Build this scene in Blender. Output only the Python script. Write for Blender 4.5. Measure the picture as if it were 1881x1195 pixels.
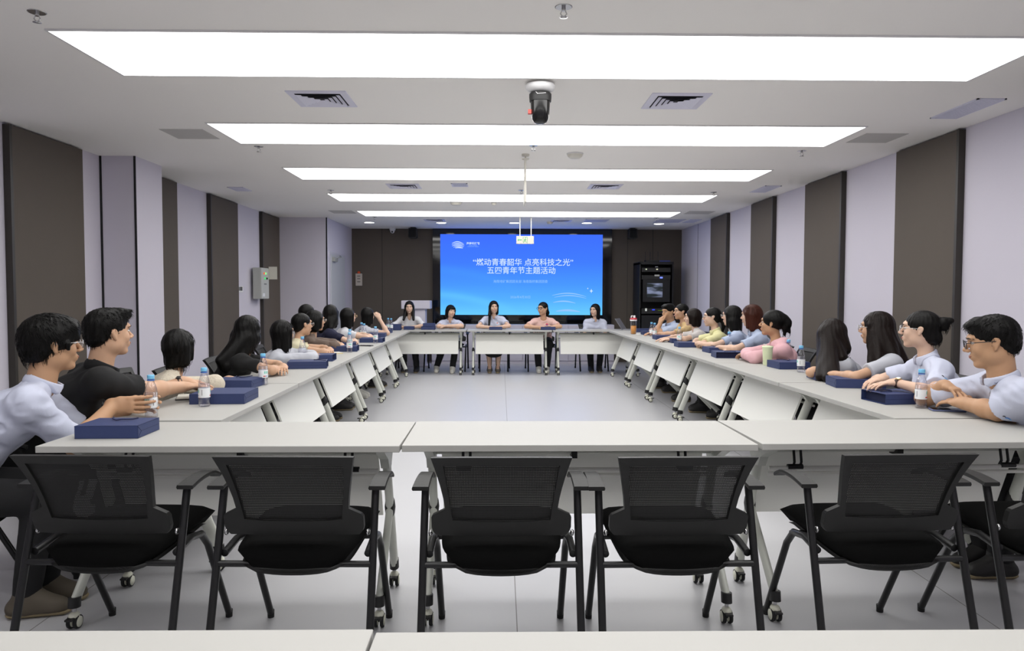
import bpy, math, random
import numpy as np
from mathutils import Vector, Matrix
random.seed(7)
for o in list(bpy.data.objects): bpy.data.objects.remove(o)
SC = bpy.context.scene
COL = SC.collection
R = math.radians
PI = math.pi
T = 0.745                                   # table top height

# ---------------------------------------------------------------- camera, exposure, world
W_PX = 1881
cam = bpy.data.cameras.new('camera'); cam_o = bpy.data.objects.new('camera', cam); COL.objects.link(cam_o)
cam.sensor_width = 36.0; cam.sensor_fit = 'HORIZONTAL'; cam.lens = 1337.0*36.0/W_PX
cam.clip_start = .05; cam.clip_end = 60
def cam_matrix(pitch, yaw, roll, h):
    cp, sp, cr, sr = math.cos(pitch), math.sin(pitch), math.cos(roll), math.sin(roll)
    Z = Matrix.Rotation(yaw, 3, 'Z')
    fw = Z @ Vector((0, cp, -sp)); up = Vector((0, sp, cp)); rt = Vector((1, 0, 0))
    r2 = Z @ (rt*cr + up*sr); u2 = Z @ (up*cr - rt*sr)
    m = Matrix.Identity(4)
    for i in range(3):
        m[i][0] = r2[i]; m[i][1] = u2[i]; m[i][2] = -fw[i]
    m[2][3] = h
    return m
cam_o.matrix_world = cam_matrix(.0422, -.0154, .0021, 1.33)
SC.camera = cam_o
SC.view_settings.view_transform = 'Standard'; SC.view_settings.look = 'None'
SC.view_settings.gamma = 1.0; SC.view_settings.use_curve_mapping = False
SC.view_settings.exposure = 0.0
w = bpy.data.worlds.new('world'); SC.world = w; w.use_nodes = True
w.node_tree.nodes['Background'].inputs[0].default_value = (.5, .52, .6, 1)
w.node_tree.nodes['Background'].inputs[1].default_value = .25
PANEL_LIGHT = 5.4                             # emission of the ceiling light panels
SC.cycles.max_bounces = 9; SC.cycles.diffuse_bounces = 7; SC.cycles.transparent_max_bounces = 16
SC.cycles.sample_clamp_indirect = 4.0

# ---------------------------------------------------------------- materials
def srgb(c):
    return tuple(((x/255.0)/12.92 if x/255.0 <= .04045 else ((x/255.0+.055)/1.055)**2.4) for x in c)+(1,)
MATS = {}
def mat(name, col, rough=.6, metal=0, bump=None, noise=None, emit=None, spec=.5, coat=0, sheen=0, sss=0, stretch=None):
    """procedural principled material; noise=(scale, amount) varies the albedo, bump=(scale, strength)"""
    if name in MATS: return MATS[name]
    m = bpy.data.materials.new(name); m.use_nodes = True
    nt = m.node_tree; b = nt.nodes['Principled BSDF']
    c = srgb(col) if max(col) > 1 or len(col) == 3 and isinstance(col[0], int) else tuple(col)+(1,)
    b.inputs['Base Color'].default_value = c
    b.inputs['Roughness'].default_value = rough; b.inputs['Metallic'].default_value = metal
    b.inputs['Specular IOR Level'].default_value = spec
    if coat: b.inputs['Coat Weight'].default_value = coat
    if sheen: b.inputs['Sheen Weight'].default_value = sheen
    if sss:
        b.inputs['Subsurface Weight'].default_value = sss
        b.inputs['Subsurface Radius'].default_value = (.02, .008, .004); b.inputs['Subsurface Scale'].default_value = .5
    tc = nt.nodes.new('ShaderNodeTexCoord')
    src = tc.outputs['Object']
    if stretch:
        mp = nt.nodes.new('ShaderNodeMapping'); mp.inputs['Scale'].default_value = stretch
        nt.links.new(src, mp.inputs[0]); src = mp.outputs[0]
    if noise:
        n = nt.nodes.new('ShaderNodeTexNoise'); n.inputs['Scale'].default_value = noise[0]; n.inputs['Detail'].default_value = 4
        nt.links.new(src, n.inputs['Vector'])
        mx = nt.nodes.new('ShaderNodeMix'); mx.data_type = 'RGBA'
        a = noise[1]
        mx.inputs[6].default_value = tuple(max(0, x*(1-a)) for x in c[:3])+(1,)
        mx.inputs[7].default_value = tuple(min(1, x*(1+a)) for x in c[:3])+(1,)
        nt.links.new(n.outputs['Fac'], mx.inputs[0]); nt.links.new(mx.outputs[2], b.inputs['Base Color'])
    if bump:
        n = nt.nodes.new('ShaderNodeTexNoise'); n.inputs['Scale'].default_value = bump[0]; n.inputs['Detail'].default_value = 3
        nt.links.new(src, n.inputs['Vector'])
        bp = nt.nodes.new('ShaderNodeBump'); bp.inputs['Strength'].default_value = bump[1]; bp.inputs['Distance'].default_value = .01
        nt.links.new(n.outputs['Fac'], bp.inputs['Height']); nt.links.new(bp.outputs[0], b.inputs['Normal'])
    if emit:
        b.inputs['Emission Color'].default_value = srgb(emit[0]) if max(emit[0]) > 1 else tuple(emit[0])+(1,)
        b.inputs['Emission Strength'].default_value = emit[1]
    MATS[name] = m
    return m
M_ = dict(
    ceil=mat('ceiling_paint', (250, 248, 243), .9, noise=(.8, .015)),
    wall=mat('lilac_white_wall', (208, 204, 216), .8, noise=(2, .02), bump=(300, .03)),
    dark=mat('brown_acoustic_panel', (88, 80, 72), .75, noise=(6, .04), bump=(400, .05)),
    darkedge=mat('dark_bronze_edge', (50, 46, 40), .45),
    blackline=mat('black_joint', (22, 22, 24), .6),
    gloss=mat('black_gloss_glass', (10, 10, 11), .06, spec=.6),
    top=mat('white_laminate', (172, 171, 167), .5, spec=.3, noise=(3, .01)),
    leg=mat('grey_white_powder_coat', (205, 207, 198), .4),
    panelw=mat('white_panel', (240, 240, 233), .5),
    blk=mat('black_plastic', (26, 26, 26), .5, bump=(500, .04)),
    blkframe=mat('black_chair_frame', (23, 23, 22), .5, bump=(700, .06), spec=.4),
    tube=mat('black_steel_tube', (24, 24, 25), .35, metal=.2),
    fabric=mat('black_seat_fabric', (10, 10, 10), .95, bump=(900, .15), spec=.1),
    caster=mat('cream_caster', (222, 222, 205), .4),
    rubber=mat('black_rubber', (20, 20, 20), .7),
    bag=mat('navy_gift_bag_paper', (42, 55, 98), .55, noise=(40, .06), bump=(200, .05)),
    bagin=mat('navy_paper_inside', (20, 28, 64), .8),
    cord=mat('navy_cord', (24, 30, 66), .8),
    cap=mat('light_blue_cap', (120, 190, 228), .4),
    label=mat('white_label', (232, 234, 236), .5),
    teal=mat('teal_print', (130, 206, 190), .5),
    redp=mat('red_print', (196, 60, 50), .5), bluep=mat('blue_print', (60, 110, 190), .5),
    blackp=mat('black_print', (30, 30, 34), .5),
    white=mat('white_plastic', (226, 226, 226), .4),
    offw=mat('warm_white_plastic', (214, 211, 200), .45),
    grille=mat('grille_grey_white', (222, 222, 238), .45),
    voidm=mat('duct_dark', (60, 60, 64), .9),
    chrome=mat('chrome', (190, 190, 190), .2, metal=1),
    grey=mat('grey_metal', (170, 172, 168), .45, metal=.2),
    rackm=mat('rack_black', (16, 17, 20), .4),
    silver=mat('laptop_silver', (150, 150, 156), .35, metal=.6),
)
def emis(name, col, s):
    if name in MATS: return MATS[name]
    m = bpy.data.materials.new(name); m.use_nodes = True; nt = m.node_tree
    nt.nodes.remove(nt.nodes['Principled BSDF'])
    e = nt.nodes.new('ShaderNodeEmission'); e.inputs[0].default_value = srgb(col) if max(col) > 1 else tuple(col)+(1,)
    e.inputs[1].default_value = s
    nt.links.new(e.outputs[0], nt.nodes['Material Output'].inputs[0])
    MATS[name] = m
    return m
def clear(name, tint, gl=.12, rough=.03):
    """thin clear plastic or glass: see-through with a fresnel sheen"""
    if name in MATS: return MATS[name]
    m = bpy.data.materials.new(name); m.use_nodes = True; nt = m.node_tree
    nt.nodes.remove(nt.nodes['Principled BSDF'])
    t = nt.nodes.new('ShaderNodeBsdfTransparent'); t.inputs[0].default_value = tint+(1,)
    g = nt.nodes.new('ShaderNodeBsdfGlossy'); g.inputs['Roughness'].default_value = rough
    f = nt.nodes.new('ShaderNodeLayerWeight'); f.inputs[0].default_value = .35
    ma = nt.nodes.new('ShaderNodeMath'); ma.operation = 'MULTIPLY_ADD'; ma.inputs[1].default_value = .6; ma.inputs[2].default_value = gl*.3
    x = nt.nodes.new('ShaderNodeMixShader')
    nt.links.new(f.outputs['Facing'], ma.inputs[0]); nt.links.new(ma.outputs[0], x.inputs[0])
    nt.links.new(t.outputs[0], x.inputs[1]); nt.links.new(g.outputs[0], x.inputs[2])
    nt.links.new(x.outputs[0], nt.nodes['Material Output'].inputs[0])
    MATS[name] = m
    return m
M_['pet'] = clear('clear_bottle_plastic', (.95, .95, .98))
M_['water'] = clear('water', (.97, .97, .99), .05)
M_['lens'] = clear('spectacle_lens', (.96, .96, .97), .1)
M_['tea'] = clear('orange_tea', (.80, .42, .10), .1)
M_['lightp'] = emis('luminous_ceiling_film', (1.0, .99, .975), PANEL_LIGHT)
M_['down'] = emis('downlight_lamp', (1, .98, .93), 7)
def mesh_net():
    """woven black mesh of the chair back: rows of small holes through black threads"""
    m = bpy.data.materials.new('black_mesh_net'); m.use_nodes = True; nt = m.node_tree
    b = nt.nodes['Principled BSDF']; b.inputs['Base Color'].default_value = srgb((16, 16, 15)); b.inputs['Roughness'].default_value = .7
    tc = nt.nodes.new('ShaderNodeTexCoord'); sp = nt.nodes.new('ShaderNodeSeparateXYZ'); nt.links.new(tc.outputs['Object'], sp.inputs[0])
    outs = []
    for ax, sc_ in (('X', 2*PI/.0048), ('Z', 2*PI/.0065)):
        mu = nt.nodes.new('ShaderNodeMath'); mu.operation = 'MULTIPLY'; mu.inputs[1].default_value = sc_; nt.links.new(sp.outputs[ax], mu.inputs[0])
        s = nt.nodes.new('ShaderNodeMath'); s.operation = 'SINE'; nt.links.new(mu.outputs[0], s.inputs[0])
        g = nt.nodes.new('ShaderNodeMath'); g.operation = 'GREATER_THAN'; g.inputs[1].default_value = .74; nt.links.new(s.outputs[0], g.inputs[0])
        outs.append(g)
    h = nt.nodes.new('ShaderNodeMath'); h.operation = 'MULTIPLY'; nt.links.new(outs[0].outputs[0], h.inputs[0]); nt.links.new(outs[1].outputs[0], h.inputs[1])
    t = nt.nodes.new('ShaderNodeBsdfTransparent'); x = nt.nodes.new('ShaderNodeMixShader')
    nt.links.new(h.outputs[0], x.inputs[0]); nt.links.new(b.outputs[0], x.inputs[1]); nt.links.new(t.outputs[0], x.inputs[2])
    nt.links.new(x.outputs[0], nt.nodes['Material Output'].inputs[0])
    return m
M_['net'] = mesh_net()

# ---------------------------------------------------------------- mesh builder
class MB:
    """collects shapes; build() links them as ONE mesh object"""
    def __init__(s): s.v = []; s.f = []; s.mi = []; s.mats = []; s.sm = []
    def _m(s, m):
        m = M_[m] if isinstance(m, str) else m
        if m not in s.mats: s.mats.append(m)
        return s.mats.index(m)
    def raw(s, vs, fs, m, smooth=False):
        n = len(s.v); k = s._m(m)
        s.v += [tuple(v) for v in vs]
        for f in fs: s.f.append(tuple(n+i for i in f)); s.mi.append(k); s.sm.append(smooth)
        return s
    def box(s, a, b, m, bev=0.0, M=None):
        (x0, y0, z0), (x1, y1, z1) = a, b
        if x0 > x1: x0, x1 = x1, x0
        if y0 > y1: y0, y1 = y1, y0
        if z0 > z1: z0, z1 = z1, z0
        if bev <= 0:
            vs = [(x, y, z) for z in (z0, z1) for y in (y0, y1) for x in (x0, x1)]
            fs = [(0, 2, 3, 1), (4, 5, 7, 6), (0, 1, 5, 4), (2, 6, 7, 3), (0, 4, 6, 2), (1, 3, 7, 5)]
        else:
            bev = min(bev, (x1-x0)/2.01, (y1-y0)/2.01, (z1-z0)/2.01)
            vs = []; fs = []
            def ring(z, i):
                return [(x0+i, y0+i+bev-i if 0 else y0+i, z)]
            def loop(z, ins):
                b = bev
                X0, X1, Y0, Y1 = x0+ins, x1-ins, y0+ins, y1-ins
                c = b-ins
                return [(X0+c, Y0, z), (X1-c, Y0, z), (X1, Y0+c, z), (X1, Y1-c, z), (X1-c, Y1, z), (X0+c, Y1, z), (X0, Y1-c, z), (X0, Y0+c, z)]
            for z, i in ((z0, bev*.999), (z0+bev*.3, bev*.3), (z0+bev, 0), (z1-bev, 0), (z1-bev*.3, bev*.3), (z1, bev*.999)): vs += loop(z, i)
            for r in range(5):
                for i in range(8):
                    j = (i+1) % 8; fs.append((r*8+i, r*8+j, (r+1)*8+j, (r+1)*8+i))
            fs.append(tuple(reversed(range(8)))); fs.append(tuple(range(40, 48)))
        if M is not None: vs = [tuple(M @ Vector(v)) for v in vs]
        return s.raw(vs, fs, m)
    def tube(s, pts, r, m, n=10, caps=True, rz=None, up=None):
        """sweep a round (or oval, rz) section along pts; r is a number or a list"""
        P = [Vector(p) for p in pts]; k = len(P)
        rs = r if isinstance(r, (list, tuple)) else [r]*k
        vs = []; fs = []; ref = Vector(up) if up else None
        for i in range(k):
            d = ((P[min(i+1, k-1)]-P[i]).normalized()+(P[i]-P[max(i-1, 0)]).normalized())
            if d.length < 1e-6: d = P[-1]-P[0]
            d.normalize()
            if ref is None: ref = Vector((0, 0, 1)) if abs(d.z) < .9 else Vector((1, 0, 0))
            a = (ref-d*ref.dot(d)).normalized(); b = d.cross(a); ref = a
            q = rz/rs[0] if rz else 1
            for j in range(n):
                t = 2*PI*j/n; vs.append(P[i]+a*(math.cos(t)*rs[i]*q)+b*(math.sin(t)*rs[i]))
        for i in range(k-1):
            for j in range(n):
                j2 = (j+1) % n; fs.append((i*n+j, i*n+j2, (i+1)*n+j2, (i+1)*n+j))
        s.raw(vs, fs, m, True)
        if caps: s.raw([vs[j] for j in range(n)]+[vs[(k-1)*n+j] for j in range(n)], [tuple(reversed(range(n))), tuple(range(n, 2*n))], m)
        return s
    def lathe(s, prof, m, c=(0, 0, 0), n=24, axis='z', capb=True, capt=True, M=None):
        vs = []; fs = []; k = len(prof)
        for (r, z) in prof:
            for j in range(n):
                t = 2*PI*j/n; x, y = r*math.cos(t), r*math.sin(t)
                v = (x, y, z) if axis == 'z' else ((z, x, y) if axis == 'x' else (x, z, -y))
                v = Vector(v)+Vector(c)
                vs.append(M @ v if M is not None else v)
        for i in range(k-1):
            for j in range(n):
                j2 = (j+1) % n; fs.append((i*n+j, i*n+j2, (i+1)*n+j2, (i+1)*n+j))
        s.raw(vs, fs, m, True)
        if capb and prof[0][0] > 1e-5: s.raw([vs[j] for j in range(n)], [tuple(reversed(range(n)))], m)
        if capt and prof[-1][0] > 1e-5: s.raw([vs[(k-1)*n+j] for j in range(n)], [tuple(range(n))], m)
        return s
    def ball(s, c, r, m, n=16, M=None):
        r = r if isinstance(r, (tuple, list)) else (r, r, r)
        vs = []; fs = []; k = n//2
        for i in range(k+1):
            ph = PI*i/k
            for j in range(n):
                t = 2*PI*j/n; v = Vector((r[0]*math.sin(ph)*math.cos(t), r[1]*math.sin(ph)*math.sin(t), -r[2]*math.cos(ph)))
                if M is not None: v = M @ v
                vs.append(v+Vector(c))
        for i in range(k):
            for j in range(n):
                j2 = (j+1) % n; fs.append((i*n+j, i*n+j2, (i+1)*n+j2, (i+1)*n+j))
        return s.raw(vs, fs, m, True)
    def prism(s, outline, y0, y1, m, axis='y', M=None, smooth=False):
        """extrude a closed 2D outline; axis y: outline is (x,z); axis x: (y,z); axis z: (x,y)"""
        n = len(outline)
        def mk(p, t):
            v = {'y': (p[0], t, p[1]), 'x': (t, p[0], p[1]), 'z': (p[0], p[1], t)}[axis]
            return tuple(M @ Vector(v)) if M is not None else v
        vs = [mk(p, y0) for p in outline]+[mk(p, y1) for p in outline]
        fs = [(i, (i+1) % n, n+(i+1) % n, n+i) for i in range(n)]
        s.raw(vs, fs, m, smooth)
        return s.raw(vs, [tuple(reversed(range(n))), tuple(range(n, 2*n))], m)
    def mesh(s, name):
        me = bpy.data.meshes.new(name); me.from_pydata([tuple(v) for v in s.v], [], s.f); me.update()
        for m in s.mats: me.materials.append(m)
        me.polygons.foreach_set('material_index', s.mi); me.polygons.foreach_set('use_smooth', s.sm)
        import bmesh
        b = bmesh.new(); b.from_mesh(me); bmesh.ops.recalc_face_normals(b, faces=b.faces); b.to_mesh(me); b.free()
        return me
    def build(s, name, parent=None, loc=None, rz=0, label=None, smooth=None):
        o = bpy.data.objects.new(name, s.mesh(name)); COL.objects.link(o)
        if parent is not None: o.parent = parent
        if loc is not None: o.location = loc
        if rz: o.rotation_euler = (0, 0, rz)
        if label: o['label'] = label
        return o
def thing(name, label, cat, loc=(0, 0, 0), rz=0, group=None):
    o = bpy.data.objects.new(name, None); o.empty_display_size = .1; COL.objects.link(o)
    o.location = loc; o.rotation_euler = (0, 0, rz)
    o['label'] = label; o['category'] = cat
    if group: o['group'] = group
    return o
def tag(o, label, cat, group=None):
    o['label'] = label; o['category'] = cat
    if group: o['group'] = group
    return o
def struct(o): o['kind'] = 'structure'; return o
def kids(o): return [c for c in bpy.data.objects if c.parent == o]
TREE = {}
def dup(root, loc, rz, label, group=None):
    if root.name not in TREE: TREE[root.name] = [(c, kids(c)) for c in kids(root)]
    r = root.copy(); COL.objects.link(r); r.location = loc; r.rotation_euler = (0, 0, rz); r['label'] = label
    if group: r['group'] = group
    for ch, gr in TREE[root.name]:
        c = ch.copy(); COL.objects.link(c); c.parent = r
        for g in gr:
            d = g.copy(); COL.objects.link(d); d.parent = c
    return r

# ---------------------------------------------------------------- the room
H = 2.62
XR, XL, YB, YF = 3.575, -3.76, 14.4, -2.2
struct(MB().box((XL-.1, YF-.1, -.1), (XR+.1, YB+.1, 0), mat('floor_vinyl', (182, 182, 185), .34, noise=(1.2, .03), spec=.5)).build('floor'))
struct(MB().box((XL-.1, YF-.1, H), (XR+.1, YB+.1, H+.1), 'ceil').build('ceiling'))
struct(MB().box((XR, YF, 0), (XR+.1, YB, H), 'wall').build('wall_right'))
struct(MB().box((XL-.1, YF, 0), (XL, YB, H), 'wall').build('wall_left'))
struct(MB().box((XL-.1, YF-.1, 0), (XR+.1, YF, H), 'wall').build('wall_rear'))
wb = MB().box((XL-.1, YB, 0), (XR+.1, YB+.1, H), 'dark')
struct(wb.build('wall_back'))
# thin joints of the floor sheets
fl = MB()
for x in (-3.79+1.93*.0, -1.86, .067, 1.996): fl.box((x-.002, YF, 0), (x+.002, YB, .0006), mat('floor_joint', (120, 118, 116), .6))
struct(fl.build('trim_1'))
n_trim = 1
def trim(mb):
    global n_trim
    n_trim += 1
    return struct(mb.build('trim_%d' % n_trim))
def dark_panel(x, y0, y1, side):
    d = -.042*side                                # a padded panel standing proud of the wall
    m = MB().box((x, y0+.03, .1), (x+d, y1, H-.012), 'dark').box((x, y0, .1), (x+d*1.25, y0+.03, H-.012), 'darkedge')
    return trim(m)
for y0, y1 in ((1.78, 2.70), (3.70, 4.61), (5.60, 6.51), (7.53, 8.46), (9.44, 10.29), (11.36, 12.27)): dark_panel(XR-.001, y0, y1, 1)
for y0, y1 in ((1.75, 2.7), (3.68, 4.64), (5.60, 6.58), (7.50, 8.47), (9.41, 10.40), (11.43, 12.33)): dark_panel(XL+.001, y0, y1, -1)
for x in (XR, XL):                                # skirting
    s = -1 if x > 0 else 1
    struct(MB().box((x, YF, 0), (x+s*.014, YB if x > 0 else 12.34, .1), 'grey').build('baseboard_'+('right' if x > 0 else 'left')))
c1 = MB().box((XL, 6.93, 0), (-3.43, 7.47, H), 'wall').box((-3.442, 6.925, 0), (-3.425, 6.938, H), 'blackline').box((XL+.001, 6.924, 0), (XL+.02, 6.93, H), 'blackline')
struct(c1.build('column'))
c2 = MB().box((XL, 12.34, 0), (-2.93, YB, H), 'wall').box((-2.94, 12.333, 0), (-2.922, 12.345, H), 'blackline')
struct(c2.build('column'))
trim(MB().box((XR-.004, 13.2, 0), (XR-.0005, 13.206, H), 'blackline'))
# door in the far left corner
dr = MB().box((-2.935, 12.50, 0), (-2.916, 13.72, 2.06), mat('door_frame_paint', (196, 194, 204), .5)).box((-2.93, 12.56, 0), (-2.908, 13.64, 2.02), mat('door_leaf', (196, 198, 202), .45))
dro = struct(dr.build('door_1'))
MB().box((-2.91, 12.62, 1.90), (-2.86, 12.86, 1.97), 'grey').tube([(-2.87, 12.7, 1.95), (-2.83, 13.0, 1.99), (-2.9, 13.2, 2.02)], .008, 'grey').build('door_closer', dro)
MB().tube([(-2.9, 13.55, 1.02), (-2.86, 13.55, 1.02), (-2.86, 13.43, 1.02)], .01, 'chrome').build('door_handle', dro)
# joints and black gloss surround of the screen wall
trim(MB().box((-2.34, YB-.004, 0), (-2.332, YB, H), 'blackline').box((3.0, YB-.004, 0), (3.008, YB, H), 'blackline').box((2.5, YB-.003, 0), (2.506, YB, H), 'blackline'))

# ---------------------------------------------------------------- ceiling fittings
for i, y0 in enumerate((-.17, 1.74, 3.65, 5.575, 7.50, 9.39, 11.31)):
    nm = ['behind the camera', 'just above the camera', 'nearest the camera in view, the largest', 'second from the camera in view', 'third from the camera in view',
          'fourth from the camera, the one before the last', 'farthest one, by the screen wall'][i]
    t = thing('ceiling_light', 'long luminous white ceiling light panel, '+nm, 'ceiling light', (.285, y0+.36, H), 0)
    MB().box((-2.5, -.36, -.008), (2.5, .36, -.001), 'lightp').build('diffuser', t)
    e = MB()
    for a, b in (((-2.512, -.372, -.009), (2.512, -.36, 0)), ((-2.512, .36, -.009), (2.512, .372, 0)), ((-2.512, -.36, -.009), (-2.5, .36, 0)), ((2.5, -.36, -.009), (2.512, .36, 0))): e.box(a, b, 'white')
    e.build('rim', t)
for i, (x, y) in enumerate(((-2.36, 13.15), (-1.07, 13.15), (.24, 13.12), (1.54, 13.1), (2.86, 13.2))):
    t = thing('downlight', 'round recessed downlight by the screen wall, '+['leftmost of five', 'second from the left', 'third, above the exit sign', 'fourth from the left', 'rightmost, above the equipment rack'][i], 'downlight', (x, y, H), 0, 'downlights in front of the screen wall')
    MB().lathe([(.088, -.006), (.1, -.004), (.1, 0)], 'white', n=24, capb=False).build('trim_ring', t)
    MB().lathe([(.0, -.005), (.088, -.006), (.088, -.001)], 'down', n=24).build('lamp', t)
def diffuser_vent(x, y, label, w=.385, n=4):
    t = thing('air_vent', label, 'air vent', (x, y, H), 0, 'square ceiling air diffusers')
    a = w/2
    fr = MB()
    def sq(r0, r1, z0, z1, m, b):
        vs = [(-r0, -r0, z0), (r0, -r0, z0), (r0, r0, z0), (-r0, r0, z0), (-r1, -r1, z1), (r1, -r1, z1), (r1, r1, z1), (-r1, r1, z1)]
        b.raw(vs, [(i, (i+1) % 4, 4+(i+1) % 4, 4+i) for i in range(4)], m)
    sq(a, a-.045, -.006, -.008, 'grille', fr); sq(a, a, 0, -.006, 'grille', fr); fr.build('frame', t)
    MB().box((-a+.04, -a+.04, -.003), (a-.04, a-.04, -.0005), 'voidm').build('duct_opening', t)
    for k in range(n):
        r = (a-.05)*(1-k/(n+.4)); l = MB(); sq(r, r-.03, -.014, -.006, 'grille', l); sq(r-.001, r-.03, -.0155, -.007, 'grille', l); l.build('louvre', t)
diffuser_vent(-1.18, 4.885, 'square louvred air vent left of the black dome camera'); diffuser_vent(1.16, 4.885, 'square louvred air vent right of the black dome camera')
diffuser_vent(-1.155, 8.75, 'smaller looking square air vent further back, left of the exit poles'); diffuser_vent(1.235, 8.71, 'smaller looking square air vent further back, on the right')
diffuser_vent(-1.15, 12.7, 'square air vent near the screen wall on the left', .36); diffuser_vent(1.05, 12.75, 'square air vent near the screen wall right of the exit sign', .36)
def slot_vent(x0, x1, y0, y1, label):
    t = thing('return_grille', label, 'air grille', ((x0+x1)/2, (y0+y1)/2, H), 0)
    a, b = (x1-x0)/2, (y1-y0)/2
    fr = MB()
    for q in (((-a, -b, -.008), (a, -b+.014, 0)), ((-a, b-.014, -.008), (a, b, 0)), ((-a, -b, -.008), (-a+.014, b, 0)), ((a-.014, -b, -.008), (a, b, 0))): fr.box(*q, 'grille')
    fr.build('frame', t)
    bl = MB(); n = max(5, int(2*a/.016))
    for i in range(n):
        x = -a+.014+(2*a-.028)*(i+.5)/n; bl.box((x-.005, -b+.014, -.007), (x+.004, b-.014, -.001), 'grille')
    bl.build('blades', t)
    MB().box((-a+.01, -b+.01, -.0012), (a-.01, b-.01, -.0004), mat('grille_backing', (120, 120, 132), .8)).build('backing', t)
slot_vent(3.115, 3.31, 4.77, 5.30, 'long narrow grey grille in the ceiling at upper right'); slot_vent(3.11, 3.305, 8.58, 9.12, 'narrow grey grille in the ceiling above the right wall, further back')
slot_vent(-3.30, -3.11, 8.88, 9.2, 'small dark grille in the ceiling above the left wall'); slot_vent(-.58, -.39, 8.5, 8.75, 'tiny rectangular grille between two square vents')
slot_vent(2.7, 3.15, 12.4, 12.95, 'wide grey grille above the equipment rack'); slot_vent(3.22, 3.42, 12.4, 12.95, 'narrow grey grille in the far right ceiling corner'); slot_vent(1.45, 1.85, 12.45, 12.9, 'grey grille beside the far square vent')
for x0, x1, y0, y1, l in ((-2.68, -2.34, 5.80, 6.15, 'square flush access panel in the ceiling on the left'), (2.91, 3.25, 5.81, 6.16, 'square flush access panel in the ceiling on the right'),
                          (-2.66, -2.3, 11.3, 11.7, 'flush access panel at the far left of the ceiling'), (2.9, 3.3, 11.2, 11.6, 'flush access panel at the far right of the ceiling'), (3.0, 3.75, 3.3, 3.31, None)):
    if l: tag(MB().box((x0, y0, H-.003), (x1, y1, H), mat('access_panel_paint', (196, 194, 190), .9)).build('access_panel'), l, 'access panel')
for i, (x, y) in enumerate(((-2.13, 3.43), (.28, 3.32), (-2.12, 6.46), (.28, 6.35), (2.69, 6.53), (-2.11, 9.12), (.253, 9.05), (2.67, 9.16), (-2.1, 12.2), (2.6, 12.2))):
    lb = ['at the upper left corner of the view', 'at the top centre of the view', 'left, behind the second light panel', 'centre, beside the hanging pole', 'right, behind the second light panel', 'at the left end of the fourth light panel',
          'at the middle of the fourth light panel', 'at the right end of the fourth light panel', 'behind the left end of the last light panel', 'behind the right end of the last light panel'][i]
    t = thing('sprinkler', 'small chrome ceiling sprinkler '+lb, 'sprinkler', (x, y, H), 0, 'ceiling sprinklers')
    MB().lathe([(.036, -.003), (.04, -.001), (.04, 0)], 'chrome', n=20).build('escutcheon', t)
    f = MB().tube([(0, 0, -.003), (0, 0, -.018)], .009, 'chrome')
    for s in (-1, 1): f.tube([(s*.008, 0, -.018), (s*.014, 0, -.03), (s*.003, 0, -.045)], .0028, 'chrome', n=6)
    f.lathe([(0, -.05), (.019, -.047), (.017, -.045), (0, -.045)], 'chrome', n=16).build('sprinkler_head', t)
# black dome camera under a white disc
t = thing('dome_camera', 'black dome camera hanging under a white round plate in the ceiling centre', 'camera', (.239, 4.49, H))
MB().lathe([(.0, -.062), (.055, -.06), (.082, -.045), (.093, -.028), (.09, -.014), (.06, -.006), (.05, 0)], 'white', n=32).build('mounting_disc', t)
MB().lathe([(.066, -.115), (.068, -.09), (.068, -.07), (.06, -.062)], 'blk', n=28).build('collar', t)
MB().lathe([(.0, -.25), (.02, -.248), (.038, -.239), (.049, -.222), (.055, -.195), (.058, -.15), (.06, -.115)], mat('dome_black', (14, 14, 14), .15), n=28).build('dome', t)
MB().box((-.075, -.02, -.19), (-.055, .01, -.165), mat('red_tag', (200, 80, 70), .5)).build('red_tag', t)
MB().tube([(-.03, -.06, -.07), (-.02, -.07, -.085), (.03, -.066, -.078)], .003, 'chrome', n=6).build('wire', t)
# edge-on hanging sign on a pole
t = thing('hanging_sign', 'narrow white sign hanging edge-on from a ceiling pole', 'sign', (.225, 6.75, H))
MB().lathe([(.0, -.02), (.034, -.018), (.036, -.004), (.036, 0)], 'offw', n=20).lathe([(.0, -.055), (.03, -.05), (.034, -.045), (.034, -.04), (0, -.036)], 'offw', n=20).build('ceiling_plate', t)
MB().tube([(0, 0, 0), (0, 0, -.26)], .007, 'offw').tube([(0, .17, 0), (0, .17, -.26)], .007, 'offw').build('pole', t)
MB().box((-.009, -.03, -.44), (.009, .31, -.26), 'offw', .003).build('sign_board', t)
# exit sign hanging on two poles before the screen
t = thing('exit_sign', 'small hanging exit sign with green arrow and running figure before the screen', 'sign', (.40, 12.1, 0))
for x in (-.085, .1):
    MB().tube([(x, 0, 2.30), (x, 0, H)], .008, 'offw').lathe([(.03, H-.012), (.03, H)], 'offw', c=(x, 0, 0), n=14).build('pole', t)
MB().box((-.145, -.012, 2.17), (.145, .012, 2.30), mat('sign_face', (196, 188, 176), .5), .003).build('sign_board', t)
gm = emis('exit_green', (120, 235, 160), .9)
g = MB()
g.prism([(-.128, 2.238), (-.105, 2.258), (-.105, 2.245), (-.055, 2.245), (-.055, 2.231), (-.105, 2.231), (-.105, 2.218)], -.0135, -.0125, gm)
g.build('arrow', t)
g = MB()
for a, b in (((-.035, 2.185), (-.03, 2.285)), ((.033, 2.185), (.038, 2.285)), ((-.035, 2.28), (.038, 2.285))): g.box((a[0], -.0135, a[1]), (b[0], -.0125, b[1]), gm)
g.tube([(.005, -.013, 2.262), (-.004, -.013, 2.235), (.012, -.013, 2.212), (.022, -.013, 2.192)], .0045, gm, n=5).tube([(-.004, -.013, 2.235), (-.016, -.013, 2.215), (-.022, -.013, 2.195)], .0045, gm, n=5)
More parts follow.
